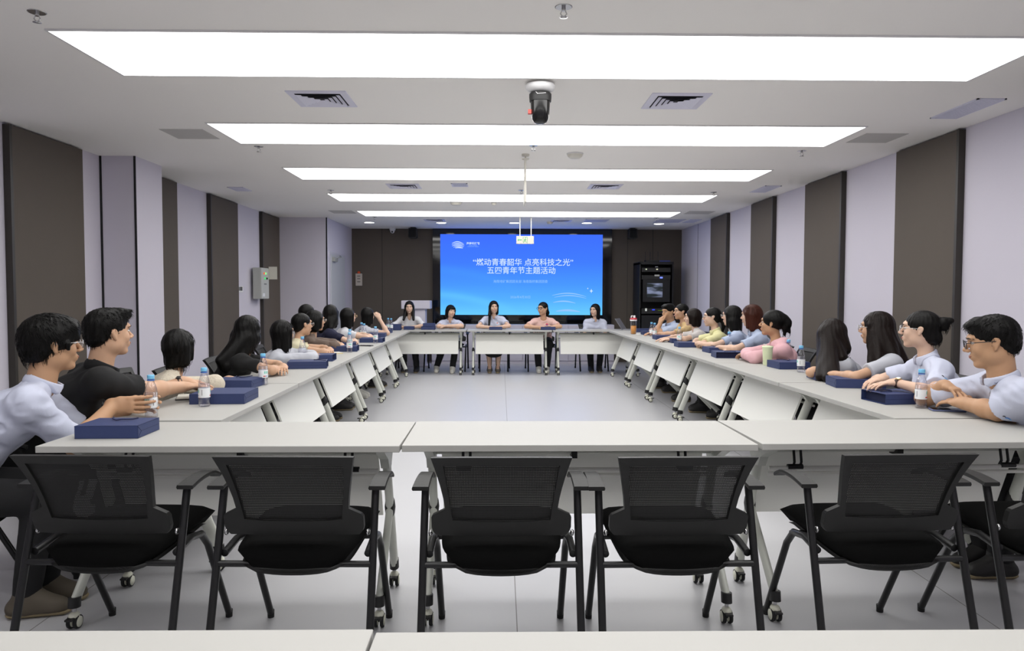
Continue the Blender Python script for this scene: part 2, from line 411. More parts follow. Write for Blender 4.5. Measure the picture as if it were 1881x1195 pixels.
g.tube([(-.018, -.013, 2.24), (.003, -.013, 2.252), (.02, -.013, 2.24)], .0035, gm, n=5).ball((.01, -.013, 2.273), (.007, .001, .007), gm, 8)
g.build('running_figure', t)
for x, y, r, l in ((.675, 6.70, .075, 'white round wireless access point on the ceiling right of the hanging pole'), (-.625, 10.24, .085, 'flat white round fitting on the ceiling between the last two light panels'),
                   (-.10, 10.22, .04, 'tiny white smoke detector between the last two light panels'), (.86, 12.9, .06, 'small round detector near the screen wall')):
    t = thing('smoke_detector', l, 'ceiling detector', (x, y, H))
    MB().lathe([(r, -.012), (r*1.02, -.004), (r, 0)], 'white', n=24).build('base', t)
    MB().lathe([(0, -.045), (r*.62, -.044), (r*.85, -.03), (r*.97, -.012)], 'offw', n=24).build('cover', t)

# ---------------------------------------------------------------- the screen wall
t = thing('led_screen', 'large blue projection-style video wall with white Chinese title', 'screen', (.405, YB-.12, 1.721))
sm = bpy.data.materials.new('screen_picture'); sm.use_nodes = True; nt = sm.node_tree; nt.nodes.remove(nt.nodes['Principled BSDF'])
em = nt.nodes.new('ShaderNodeEmission'); em.inputs[1].default_value = 1.08; nt.links.new(em.outputs[0], nt.nodes['Material Output'].inputs[0])
tc = nt.nodes.new('ShaderNodeTexCoord'); sp = nt.nodes.new('ShaderNodeSeparateXYZ'); nt.links.new(tc.outputs['Object'], sp.inputs[0])
def mth(op, a, b=None, c=None):
    n = nt.nodes.new('ShaderNodeMath'); n.operation = op
    for i, x in enumerate((a, b, c)):
        if x is None: continue
        if isinstance(x, (int, float)): n.inputs[i].default_value = x
        else: nt.links.new(x, n.inputs[i])
    return n.outputs[0]
g = mth('MULTIPLY_ADD', sp.outputs['Z'], -1/1.57, .5)            # 0 top .. 1 bottom
arc = mth('MULTIPLY_ADD', mth('MULTIPLY', mth('ADD', sp.outputs['X'], 1.9), mth('ADD', sp.outputs['X'], 1.9)), .11, sp.outputs['Z'])
band = mth('POWER', mth('MULTIPLY_ADD', mth('SINE', mth('MULTIPLY', arc, 13)), .5, .5), 3)
lf = mth('MAXIMUM', mth('MULTIPLY_ADD', sp.outputs['X'], -.8, -.05), 0.)
lf = mth('MINIMUM', lf, 1.)
g2 = mth('ADD', g, mth('MULTIPLY', mth('MULTIPLY', band, lf), mth('MULTIPLY', g, .18)))
cr = nt.nodes.new('ShaderNodeValToRGB'); nt.links.new(g2, cr.inputs[0])
els = cr.color_ramp.elements
els[0].position = 0; els[0].color = srgb((62, 108, 250)); els[1].position = 1; els[1].color = srgb((104, 200, 255))
for p, c in ((.35, (64, 122, 255)), (.62, (72, 148, 252)), (.82, (84, 172, 250))):
    e = els.new(p); e.color = srgb(c)
nt.links.new(cr.outputs[0], em.inputs[0])
MB().box((-1.588, -.004, -.786), (1.588, .03, .786), sm).build('display', t)
trim(MB().box((-1.335, YB-.088, .755), (2.18, YB-.004, H-.003), 'gloss'))
wt = emis('screen_white', (214, 236, 255), 1.0); wl = emis('screen_soft_white', (150, 200, 255), 1.0)
def text(body, size, x, z, name, m, parent, y=-.0065, bold=0, rot=None, align='CENTER', sx=1):
    cu = bpy.data.curves.new(name, 'FONT'); cu.body = body; cu.size = size; cu.align_x = align; cu.align_y = 'CENTER'; cu.offset = bold
    cu.resolution_u = 3
    o = bpy.data.objects.new(name, cu); COL.objects.link(o)
    dg = bpy.context.evaluated_depsgraph_get(); dg.update()
    me = bpy.data.meshes.new_from_object(o.evaluated_get(dg)); bpy.data.objects.remove(o)
    o = bpy.data.objects.new(name, me); COL.objects.link(o); me.materials.clear(); me.materials.append(m)
    o.parent = parent; o.location = (x, y, z); o.rotation_euler = rot or (PI/2, 0, 0); o.scale = (sx, 1, 1)
    return o
text('“燃动青春韶华 点亮科技之光”', .150, .03, .235, 'title_text', wt, t, bold=.001)
text('五四青年节主题活动', .150, -.005, .075, 'title_text', wt, t, bold=.001)
text('海南地矿集团团支部 海南路桥集团团委', .062, -.02, -.135, 'subtitle_text', wl, t)
text('2026年4月30日', .062, -.02, -.44, 'date_text', wl, t)
text('海南科技馆', .052, -.95, .605, 'logo_text', wt, t, bold=.001)
text('HAINAN SCIENCE\nTECHNOLOGY MUSEUM', .02, -.95, .555, 'logo_text', wl, t)
def swoosh(x0, x1, z, h, th, m, parent, name, bend=1.0, y=-.0062):
    a = []; b = []; n = 20
    for i in range(n+1):
        u = i/n; x = x0+(x1-x0)*u; zz = z+h*(math.sin(PI*min(1, u*.85+.08))*bend-.3*u); k = math.sin(PI*(u*.9+.05))**.7*th
        a.append((x, zz+k*.5)); b.append((x, zz-k*.5))
    MB().prism(a+b[::-1], y, y+.001, m).build(name, parent)
for i, (a, b, z, h) in enumerate(((-1.36, -1.13, .60, .045), (-1.365, -1.12, .575, .035), (-1.36, -1.125, .55, .03), (-1.335, -1.14, .528, .022), (-1.30, -1.15, .512, .015))): swoosh(a, b, z, h, .016, wt, t, 'logo_ribbon')
for a, b, z, h, th in ((.60, 1.27, -.42, .07, .02), (.64, 1.27, -.455, .06, .018), (.62, 1.06, -.55, .04, .026), (.68, 1.15, -.72, .03, .04)): swoosh(a, b, z, h, th, wl, t, 'ribbon_graphic')
for x, z, r in ((1.37, -.315, .045), (1.30, -.265, .02)):
    MB().prism([(x, z+r), (x+r*.22, z+r*.22), (x+r*.8, z), (x+r*.22, z-r*.22), (x, z-r), (x-r*.22, z-r*.22), (x-r*.8, z), (x-r*.22, z+r*.22)], -.0062, -.0052, wt).build('sparkle', t)
# low white cabinets under the screen
for i, (a, b) in enumerate(((-1.33, -.45), (-.45, .42), (.42, 1.30), (1.30, 2.19))):
    t = thing('low_cabinet', 'low lilac-white cabinet under the video wall, '+['leftmost', 'second from left', 'third from left', 'rightmost'][i], 'cabinet', ((a+b)/2, YB-.2, 0), 0, 'low cabinets under the video wall')
    hw = (b-a)/2-.001
    MB().box((-hw, -.2, 0), (hw, .195, .752), 'wall').build('body', t)
    MB().box((-hw+.006, -.216, .06), (hw-.006, -.2, .742), 'wall', .003).build('door', t)
# podium
t = thing('podium', 'pale lilac podium with a wide box top standing at the left of the screen', 'podium', (-1.55, 13.45, 0))
MB().box((-.26, -.2, 1.07), (.26, .2, 1.22), 'wall', .008).build('top_box', t)
MB().box((-.16, -.15, .04), (.17, .15, 1.07), 'wall').build('pedestal', t)
MB().box((-.24, -.2, 0), (.24, .2, .04), 'wall').build('base', t)
# equipment rack
t = thing('equipment_rack', 'tall black equipment rack with small monitor and blinking devices in the right corner', 'rack', (2.90, 13.75, 0))
MB().box((-.32, -.2, .05), (-.295, .42, 1.93), 'rackm').box((.295, -.2, .05), (.32, .42, 1.93), 'rackm').box((-.32, -.2, 1.90), (.32, .42, 1.95), 'rackm').box((-.32, -.2, .0), (.32, .42, .06), 'rackm').box((-.3, .4, .05), (.3, .42, 1.9), 'rackm').build('cabinet_shell', t)
for z0, z1, m in ((1.76, 1.84, 'blk'), (1.62, 1.70, 'blk'), (.98, 1.08, 'blk'), (.62, .95, 'rackm'), (.45, .6, 'blk'), (.3, .42, 'blk')):
    d = MB().box((-.27, -.17, z0), (.27, .25, z1), m, .003).build('rack_unit', t)
    if z0 in (.45,):
        MB().box((-.26, -.175, z0+.01), (-.05, -.17, z1-.01), 'grey').build('front_plate', d)
MB().box((-.25, -.18, 1.20), (.26, -.1, 1.62), 'rackm', .004).build('monitor', t)
scm = mat('rack_screen_picture', (90, 100, 130), .4)
pm = bpy.data.materials.new('monitor_picture'); pm.use_nodes = True; nt = pm.node_tree; nt.nodes.remove(nt.nodes['Principled BSDF'])
em = nt.nodes.new('ShaderNodeEmission'); nt.links.new(em.outputs[0], nt.nodes['Material Output'].inputs[0]); em.inputs[1].default_value = .55
tc = nt.nodes.new('ShaderNodeTexCoord'); nz = nt.nodes.new('ShaderNodeTexNoise'); nz.inputs['Scale'].default_value = 7; mp = nt.nodes.new('ShaderNodeMapping'); mp.inputs['Scale'].default_value = (.5, 1, 1.6)
cr = nt.nodes.new('ShaderNodeValToRGB'); cr.color_ramp.elements[0].color = srgb((60, 66, 70)); cr.color_ramp.elements[0].position = .4; cr.color_ramp.elements[1].color = srgb((170, 180, 215)); cr.color_ramp.elements[1].position = .6
nt.links.new(tc.outputs['Object'], mp.inputs[0]); nt.links.new(mp.outputs[0], nz.inputs['Vector']); nt.links.new(nz.outputs['Fac'], cr.inputs[0]); nt.links.new(cr.outputs[0], em.inputs[0])
MB().box((-.17, -.1835, 1.29), (.12, -.18, 1.55), pm).build('monitor_screen', t)
for x, z, wd, ht, c, s in ((-.2, 1.80, .025, .02, (210, 220, 190), 1), (.0, 1.80, .03, .02, (220, 220, 190), 1), (-.02, 1.85, .05, .012, (160, 160, 170), .5), (-.03, 1.68, .09, .03, (170, 170, 170), .6), (.07, 1.64, .05, .03, (120, 140, 255), 1.3),
                           (-.2, 1.03, .03, .05, (220, 225, 220), .8), (-.07, 1.045, .05, .02, (60, 80, 240), 1.2), (.04, 1.035, .12, .012, (90, 120, 40), .7), (.12, 1.035, .02, .015, (200, 30, 40), 1), (-.18, .66, .1, .015, (150, 170, 60), .7)):
    MB().box((x, -.1845, z), (x+wd, -.1705, z+ht), emis('led_%d_%d_%d' % c, c, s)).build('indicator', t)
t = thing('wireless_router', 'black router with three thin antennas on top of the equipment rack', 'router', (2.85, 13.7, 1.95))
MB().box((-.14, -.08, .001), (.14, .08, .03), 'blk', .004).build('router_body', t)
for x in (-.12, -.03, .12): MB().tube([(x, .05, .02), (x, .06, .2)], .005, 'blk', n=6).build('antenna', t)
tag(MB().box((2.97, 13.58, 1.951), (3.16, 13.72, 1.975), mat('blue_box', (50, 60, 130), .4)).build('device_box'), 'flat blue box lying on the right of the equipment rack top', 'box')
# speakers, small camera, alarm box
for x, l in ((-1.69, 'black wall speaker high on the wall left of the screen'), (2.54, 'black wall speaker high on the wall right of the screen')):
    t = thing('wall_speaker', l, 'speaker', (x, 14.1, H), 0, 'speakers beside the screen')
    MB().prism([(-.085, -.19), (-.06, -.21), (.06, -.21), (.085, -.19), (.075, -.02), (-.075, -.02)], -.11, .06, 'blk').build('enclosure', t)
    MB().prism([(-.07, -.18), (-.05, -.195), (.05, -.195), (.07, -.18), (.062, -.035), (-.062, -.035)], -.116, -.11, mat('speaker_cloth', (14, 14, 14), .9)).build('grille', t)
    MB().box((-.03, .05, -.1), (.03, .3, -.05), 'blk').box((-.05, -.04, -.02), (.05, .04, 0), 'blk').build('bracket', t)
t = thing('security_camera', 'small white ball camera on the ceiling edge at the far left', 'camera', (-2.1, 14.2, H))
MB().lathe([(.055, -.05), (.06, -.02), (.06, 0)], 'white', n=20).build('mount', t)
MB().ball((0, -.01, -.065), .042, 'white').build('ball_housing', t); MB().ball((0, -.045, -.08), .019, 'blk', 10).build('camera_lens', t)
t = thing('alarm_box', 'small beige wall box with a red lamp on the dark wall near the door', 'alarm', (-2.79, YB-.001, 1.63))
MB().box((-.065, -.04, -.13), (.065, 0, .11), mat('beige_box', (186, 178, 168), .5), .006).build('housing', t)
MB().lathe([(.03, 0), (.03, .03), (.015, .045), (0, .047)], mat('red_lamp', (214, 84, 40), .35), c=(0, -.025, .11), n=14).build('red_lamp', t)
for z in (-.06, 0, .05): MB().box((-.03, -.043, z), (.03, -.04, z+.018), mat('label_grey', (110, 104, 100), .6)).build('button', t)
# control box on the left wall, with its open sheet, and the switches
t = thing('control_box', 'grey metal control box with green lamps on the left wall', 'control box', (-3.72, 11.17, 1.495))
MB().box((0, -.18, -.235), (.12, .18, .235), mat('box_grey', (178, 180, 174), .5), .004).build('box_body', t)
MB().box((.12, -.175, -.23), (.128, .175, .23), mat('box_door_grey', (190, 192, 188), .5)).build('door', t)
for y, z, c in ((-.06, .15, (230, 110, 70)), (.02, .15, (150, 255, 150)), (-.02, .075, (60, 230, 120)), (.07, .075, (30, 40, 30))):
    MB().lathe([(.018, .0), (.016, .012), (0, .014)], emis('lamp_%d' % c[0], c, 1.0), c=(.128, y, z), n=10, axis='x').build('indicator', t)
MB().box((.1285, -.12, -.2), (.13, -.02, -.15), 'label').build('sticker', t)
MB().box((.1285, -.05, -.02), (.13, .06, .0), mat('label_text', (120, 122, 120), .6)).build('sticker', t)
tag(MB().box((-3.595, 11.352, 1.56), (-3.465, 11.356, 1.755), 'offw').build('paper_sheet'), 'white square sheet fixed at the edge of the grey control box', 'sheet')
t = thing('switch_panel', 'white wall plate with a row of four dark switches beside the control box', 'switch', (XL, 10.5, 1.40))
MB().box((0, -.16, -.045), (.012, .16, .05), 'white', .002).build('plate', t)
for k in range(4): MB().box((.012, -.12+k*.065, -.02), (.016, -.08+k*.065, .035), 'blk').build('switch', t)

# ---------------------------------------------------------------- folding tables
TD = .54                                         # depth; local +Y is the inner side where the panel hangs
def make_table(label, loc, rz, group='white folding tables of the square'):
    t = thing('folding_table', label, 'table', loc, rz, group)
    MB().box((-.698, -TD/2, T-.026), (.698, TD/2, T), 'top', .002).build('tabletop', t)
    MB().tube([(-.6, 0, .672), (.6, 0, .672)], .021, 'leg', n=14).build('cross_beam', t)
    for s in (-1, 1):
        x = s*.605
        b = MB().prism([(-.2, T-.027), (.2, T-.027), (.16, T-.05), (.06, T-.1), (.03, .60), (-.03, .60), (-.06, T-.1), (-.16, T-.05)], x-.018, x+.018, 'leg', 'x')
        b.build('bracket', t)
        m = MB().tube([(x, 0, .64), (x, .215, .105)], .018, 'leg', n=14, rz=.03, up=(0, 1, 0)); m.build('leg', t)
        MB().tube([(x, .095, .40), (x, -.195, .105)], .016, 'leg', n=14, rz=.024, up=(0, 1, 0)).build('leg', t)
        MB().ball((x, .098, .40), (.024, .035, .055), 'blk', 12).build('leg_joint', t)
        for y in (.218, -.198):
            MB().tube([(x, y*.97, .125), (x, y, .085)], .021, 'blk', n=12, rz=.03, up=(0, 1, 0)).build('leg_cap', t)
            c = MB().lathe([(.008, -.012), (.008, .012)], 'blk', c=(x, y, .028), n=10, axis='x')
            for q in (-1, 1):
                c.lathe([(.0, -.007), (.026, -.007), (.028, 0), (.026, .007), (0, .007)], 'rubber', c=(x+q*.013, y, .028), n=20, axis='x')
                c.lathe([(.0, -.0085), (.021, -.0085), (.021, .0085), (0, .0085)], 'caster', c=(x+q*.013, y, .028), n=20, axis='x')
            c.ball((x, y, .05), (.021, .026, .02), 'caster', 12).tube([(x, y, .06), (x, y, .09)], .008, 'chrome', n=8)
            c.box((x-.014, y-.045, .045), (x+.014, y-.022, .052), 'blk')
            c.build('caster', t)
        br = MB()
        for q in (0, .03): br.tube([(s*.47-q*s, -.03, T-.027), (s*.47-q*s, -.05, .62), (s*.47-q*s, -.03, .585)], .006, 'blk', n=6)
        br.tube([(s*.435, -.05, .60), (s*.5, -.05, .60)], .012, 'blk', n=8)
        br.build('rail_hook', t)
        MB().box((s*.68-.02, -.1, T-.05), (s*.68+.015, -.04, T-.027), 'blk', .004).build('coupling', t)
    MB().tube([(-.58, -.05, .595), (.58, -.05, .595)], .009, 'panelw', n=8).build('storage_rail', t)
    MB().tube([(-.58, -.03, .567), (.58, -.03, .567)], .008, 'panelw', n=8).build('storage_rail', t)
    MB().box((-.012, -.04, .64), (.012, .03, T-.026), 'blk').build('clip', t)
    MB().raw([(-.565, .03, .66), (.565, .03, .66), (.565, .155, .345), (-.565, .155, .345), (-.565, .042, .664), (.565, .042, .664), (.565, .167, .349), (-.565, .167, .349)],
             [(0, 1, 2, 3), (4, 5, 6, 7), (0, 1, 5, 4), (1, 2, 6, 5), (2, 3, 7, 6), (3, 0, 4, 7)], 'panelw').build('modesty_panel', t)
    return t
tb = make_table('white folding table across the front of the square, right behind the middle black chair', (.312, 2.815+TD/2, 0), R(.4))
dup(tb, (-1.09, 2.80+TD/2, 0), 0, 'white folding table at the front left, with a navy gift bag on its corner')
dup(tb, (1.722, 2.852+TD/2, 0), R(1.6), 'white folding table at the front right, next to the man with dark glasses')
ORD = ['nearest the camera', 'second from the camera', 'third from the camera', 'fourth from the camera', 'fifth from the camera', 'farthest from the camera']
for k in range(6):
    y = 3.37+1.415*(k+.5)
    xi = -1.30-.021*(y-3.4); dup(tb, (xi-TD/2, y, 0), R(-90+1.2), 'white folding table of the left row, '+ORD[k])
    y += .055; xi = 1.885-.0135*(y-3.4); dup(tb, (xi+TD/2, y, 0), R(90+.8), 'white folding table of the right row, '+ORD[k])
for k, (x, l) in enumerate(((-1.27, 'white folding table in the far row, left of the two gaps'), (.147, 'white folding table in the middle of the far row below the screen'), (1.56, 'white folding table at the right of the far row, by the laptop'))):
    dup(tb, (x, 11.95+TD/2, 0), PI, l)
for x, l in ((-.92, 'white folding table at the bottom left edge of the view'), (.482, 'white folding table at the bottom centre edge of the view'), (1.884, 'white folding table at the bottom right edge of the view')):
    dup(tb, (x, 1.255-TD/2-(0 if x < 0 else .012), 0), PI, l, 'white folding tables of the row by the camera')

# ---------------------------------------------------------------- mesh-back chairs
def make_chair(label, loc, rz, group=None):
    """origin on the floor, local +Y is where the sitter faces"""
    t = thing('training_chair', label, 'chair', loc, rz, group)
    for s in (-1, 1):
        MB().tube([(s*.268, -.115, .655), (s*.272, -.30, .02)], .0135, 'tube', n=12).lathe([(.016, 0), (.016, .03)], 'rubber', c=(s*.2723, -.306, 0), n=12).build('rear_leg', t)
        MB().tube([(s*.250, -.17, .43), (s*.248, -.06, .445), (s*.247, .03, .43), (s*.246, .09, .37), (s*.244, .28, .02)], .0135, 'tube', n=12).lathe([(.0135, 0), (.0145, .03)], 'rubber', c=(s*.244, .282, 0), n=12).build('front_leg', t)
        # curved arm pad
        vs = []; fs = []; n = 10
        for i in range(n+1):
            u = i/n; y = -.165+.27*u; z = .655+.010*math.sin(PI*min(1, u*1.15))-.022*(max(0, u-.75)/.25)**1.5; hw = .030-.007*u
            cx = s*(.281-.006*u)
            for dx, dz in ((-hw, .002), (-hw*.92, .010), (hw*.92, .010), (hw, .002), (hw*.9, -.004), (-hw*.9, -.004)): vs.append((cx+dx, y, z+dz))
        for i in range(n):
            for j in range(6): fs.append((i*6+j, i*6+(j+1) % 6, (i+1)*6+(j+1) % 6, (i+1)*6+j))
        fs += [tuple(range(6)), tuple(n*6+j for j in range(6))]
        MB().raw(vs, fs, 'blkframe').build('armrest', t)
        MB().ball((s*.247, -.155, .50), (.008, .012, .012), 'chrome', 8).build('pivot_bolt', t)
    MB().tube([(-.266, -.19, .40), (.266, -.19, .40)], .0115, 'tube', n=10).tube([(-.247, .06, .415), (.247, .06, .415)], .0115, 'tube', n=10).build('crossbar', t)
    # seat: cushion over a shell
    def pad(z0, th, w0, w1, y0, y1, m, tilt, crown):
        vs = []; fs = []; n = 14; k = 10
        for i in range(n+1):
            u = i/n; y = y0+(y1-y0)*u; c = max(0, 1-(abs(u-.5)*2)**5)**.5
            hw = (w0+(w1-w0)*u)*(.80+.20*c); zc = z0+tilt*u-.03*max(0, u-.85)/.15
            for j in range(2*k):
                if j <= k: x = -hw+2*hw*j/k; e = max(0., 1-abs(x/hw)**4)**.5; zz = zc+th*.3*e+crown*(1-(x/hw)**2)*c+.012*(abs(x/hw)**2)
                else: x = hw-2*hw*(j-k)/k; e = max(0., 1-abs(x/hw)**4)**.5; zz = zc-th*.7*e-.012*c*(1-(x/hw)**2)+.012*(abs(x/hw)**2)
                vs.append((x, y, zz))
        for i in range(n):
            for j in range(2*k): fs.append((i*2*k+j, i*2*k+(j+1) % (2*k), (i+1)*2*k+(j+1) % (2*k), (i+1)*2*k+j))
        fs += [tuple(range(2*k)), tuple(n*2*k+j for j in range(2*k))]
        return MB().raw(vs, fs, m, True)
    pad(.432, .075, .205, .235, -.225, .255, 'fabric', .035, .012).build('seat', t)
    pad(.388, .022, .19, .21, -.225, .22, 'blkframe', .035, .0).build('seat_shell', t)
    # backrest frame: a curved sheet with a window, thickness by offset
    def by(z): return -.165-.10*(z-.47)/.33-.07*max(0, (z-.6)/.2)**2*.6
    def P(x, z, off): return (x, by(z)-.10*(x*x)*-1.1+off, z)
    def hwo(z):
        if z > .60: return .192+.040*((z-.60)/.20)**1.3
        if z > .575: return .192+(.24-.192)*(.60-z)/.025
        return .24-.05*max(0, (.53-z)/.05)**2
    zs_o = [.500, .505, .515, .53, .55, .568, .578, .59, .60, .64, .68, .72, .755, .785, .798]
    vs = []; fs = []; inn = (.560, .768)
    outer = [(-hwo(z), z) for z in zs_o]+[(-.115, .80), (0, .80), (.115, .80)]+[(hwo(z), z) for z in zs_o[::-1]]+[(.1, .498), (0, .495), (-.1, .498)]
    def inner(p):
        x, z = p; hw = .168+.024*(min(max(z, inn[0]), inn[1])-.56)/.2
        return (max(-hw, min(hw, x)), max(inn[0]-.008*(1-(x/.25)**2), min(inn[1], z)))
    n = len(outer)
    for off in (-.011, .011):
        for p in outer: vs.append(P(p[0], p[1], off))
        for p in outer: q = inner(p); vs.append(P(q[0], q[1], off))
    for i in range(n):
        j = (i+1) % n
        fs += [(i, j, n+j, n+i), (2*n+i, 2*n+j, 3*n+j, 3*n+i), (i, j, 2*n+j, 2*n+i), (n+i, n+j, 3*n+j, 3*n+i)]
    MB().raw(vs, fs, 'blkframe').build('back_frame', t)
    vs = []; fs = []; a, b = 12, 10
    for i in range(a+1):
        for j in range(b+1):
            z = .550+.223*j/b; hw = .171+.024*(z-.56)/.2; vs.append(P(-hw+2*hw*i/a, z, 0))
    for i in range(a):
        for j in range(b): q = i*(b+1)+j; fs.append((q, q+b+1, q+b+2, q+1))
    MB().raw(vs, fs, 'net', True).build('mesh_panel', t)
    return t
CG = 'empty black mesh chairs along the front table'
ch = make_chair('black mesh-back training chair in the middle of the front row, seen straight from behind', (.003, 2.665, 0), R(0), CG)
for x, y, a, l in ((-1.375, 2.70, -2, 'leftmost black mesh-back chair of the front row, behind the person holding a bottle'), (-.708, 2.68, -1, 'second black mesh-back chair from the left in the front row'),
                   (.612, 2.665, 1, 'black mesh-back chair just right of the middle one in the front row'), (1.365, 2.70, 2, 'fifth black mesh-back chair of the front row, second from the right'),
                   (2.03, 2.72, 2, 'black mesh-back chair cut off by the right edge of the view')):
    dup(ch, (x, y, 0), R(a), l, CG)
def seat_at(x, y, deg, who): dup(ch, (x, y, 0), R(deg-90), 'black mesh-back chair carrying '+who, 'black chairs of the seated people')
dup(ch, (-2.43, 5.05, 0), R(-98), 'empty looking black chair back between the beige lace top and the long-haired woman in black', 'black chairs of the seated people')
dup(ch, (2.85, 5.78, 0), R(92), 'empty black chair in the gap behind the long straight hair on the right', 'black chairs of the seated people')

# ---------------------------------------------------------------- gift bags
def bag_mesh(L, Wd, h, open_end=True):
    """bag lying on its side: mouth at +Y when open"""
    m = MB(); th = .0015; a, b = Wd/2, L/2
    m.box((-a, -b, 0), (a, b, th), 'bag'); m.box((-a, -b, h-th), (a, b-.004, h), 'bag')
    m.box((-a, -b, 0), (-a+th, b, h), 'bag'); m.box((a-th, -b, 0), (a, b, h), 'bag'); m.box((-a, -b, 0), (a, -b+th, h), 'bag')
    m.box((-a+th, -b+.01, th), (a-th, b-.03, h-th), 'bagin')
    for s in (-1, 1):                               # folded gusset creases
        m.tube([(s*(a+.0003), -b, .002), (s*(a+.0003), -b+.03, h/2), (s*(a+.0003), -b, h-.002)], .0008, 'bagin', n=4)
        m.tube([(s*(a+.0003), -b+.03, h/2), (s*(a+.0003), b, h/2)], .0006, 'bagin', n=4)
    return m
def cord_mesh(L, h, wob=0.0, wdt=.05):
    b = L/2; r = random.Random(int(wob*100))
    pts = []
    for i in range(13):
        u = i/12; x = -wdt+2*wdt*u; y = b-.02-.075*math.sin(PI*u)**.7+.012*math.sin(7*u+wob)
        pts.append((x, y, h+.0035+.004*abs(math.sin(5*u+wob))))
    return MB().tube(pts, .0028, 'cord', n=6)
def make_bag(label, x, y, deg, L=.30, Wd=.235, h=.056, cord=True, z=T, tilt=0, wob=0):
    t = thing('gift_bag', label, 'gift bag', (x, y, z+.0005), R(deg), 'navy paper gift bags on the tables')
    bag_mesh(L, Wd, h).build('paper_body', t)
    if cord: cord_mesh(L, h, wob).build('cord_handle', t)
    return t

# ---------------------------------------------------------------- organic surfaces: blended distance fields meshed with surface nets
f32 = np.float32
def V3(*a): return np.array(a, dtype=float)
def nrm(v): return v/max(1e-9, float(np.linalg.norm(v)))
def cap(a, b, ra, rb, k=.02, side=None, ratio=1.0): return ('c', np.array(a, float), np.array(b, float), ra, rb, k, None if side is None else nrm(np.array(side, float)), ratio)
def ell(c, r, k=.02, M=None): return ('e', np.array(c, float), np.array(r, float), k, M)
def cyl(a, b, r, k=.002): return ('y', np.array(a, float), np.array(b, float), r, r, k)
def bbox(p, inf):
    if p[0] == 'y':
        m = p[3]+p[5]+.01; return np.minimum(p[1], p[2])-m, np.maximum(p[1], p[2])+m
    if p[0] == 'c':
        m = max(p[3], p[4])*max(1, p[7])+inf+p[5]; return np.minimum(p[1], p[2])-m, np.maximum(p[1], p[2])+m
    m = max(p[2])+inf+p[3]; return p[1]-m, p[1]+m
def evalp(p, X, Y, Z, inf):
    if p[0] == 'y':
        _, a, b, r, _r, k = p; d = b-a; ln = float(np.linalg.norm(d)); d = d/ln
        px, py, pz = X-f32(a[0]), Y-f32(a[1]), Z-f32(a[2]); t = px*f32(d[0])+py*f32(d[1])+pz*f32(d[2])
        return np.maximum(np.sqrt(np.maximum(px*px+py*py+pz*pz-t*t, 0))-f32(r), np.abs(t-f32(ln/2))-f32(ln/2))
    if p[0] == 'c':
        _, a, b, ra, rb, k, side, ratio = p
        d = b-a; L2 = float(d@d)+1e-12
        px, py, pz = X-f32(a[0]), Y-f32(a[1]), Z-f32(a[2])
        t = np.clip((px*f32(d[0])+py*f32(d[1])+pz*f32(d[2]))/f32(L2), 0, 1)
        vx, vy, vz = px-t*f32(d[0]), py-t*f32(d[1]), pz-t*f32(d[2])
        q = vx*vx+vy*vy+vz*vz
        if side is not None and ratio != 1:
            s = vx*f32(side[0])+vy*f32(side[1])+vz*f32(side[2]); q = q-s*s*f32(1-1/ratio**2)
        return np.sqrt(np.maximum(q, 0))-(f32(ra)+t*f32(rb-ra))-f32(inf)
    _, c, r, k, M = p
    px, py, pz = X-f32(c[0]), Y-f32(c[1]), Z-f32(c[2])
    if M is not None:                             # M rows are the ellipsoid's axes
        px, py, pz = (px*f32(M[0][0])+py*f32(M[0][1])+pz*f32(M[0][2]), px*f32(M[1][0])+py*f32(M[1][1])+pz*f32(M[1][2]), px*f32(M[2][0])+py*f32(M[2][1])+pz*f32(M[2][2]))
    r = r+inf
    ax, ay, az = px/f32(r[0]), py/f32(r[1]), pz/f32(r[2])
    k0 = np.sqrt(ax*ax+ay*ay+az*az); k1 = np.sqrt((ax/f32(r[0]))**2+(ay/f32(r[1]))**2+(az/f32(r[2]))**2)+f32(1e-6)
    return k0*(k0-1)/k1
def smin(a, b, k):
    if k <= 0: return np.minimum(a, b)
    h = np.maximum(f32(k)-np.abs(a-b), 0)/f32(k); return np.minimum(a, b)-h*h*f32(k*.25)
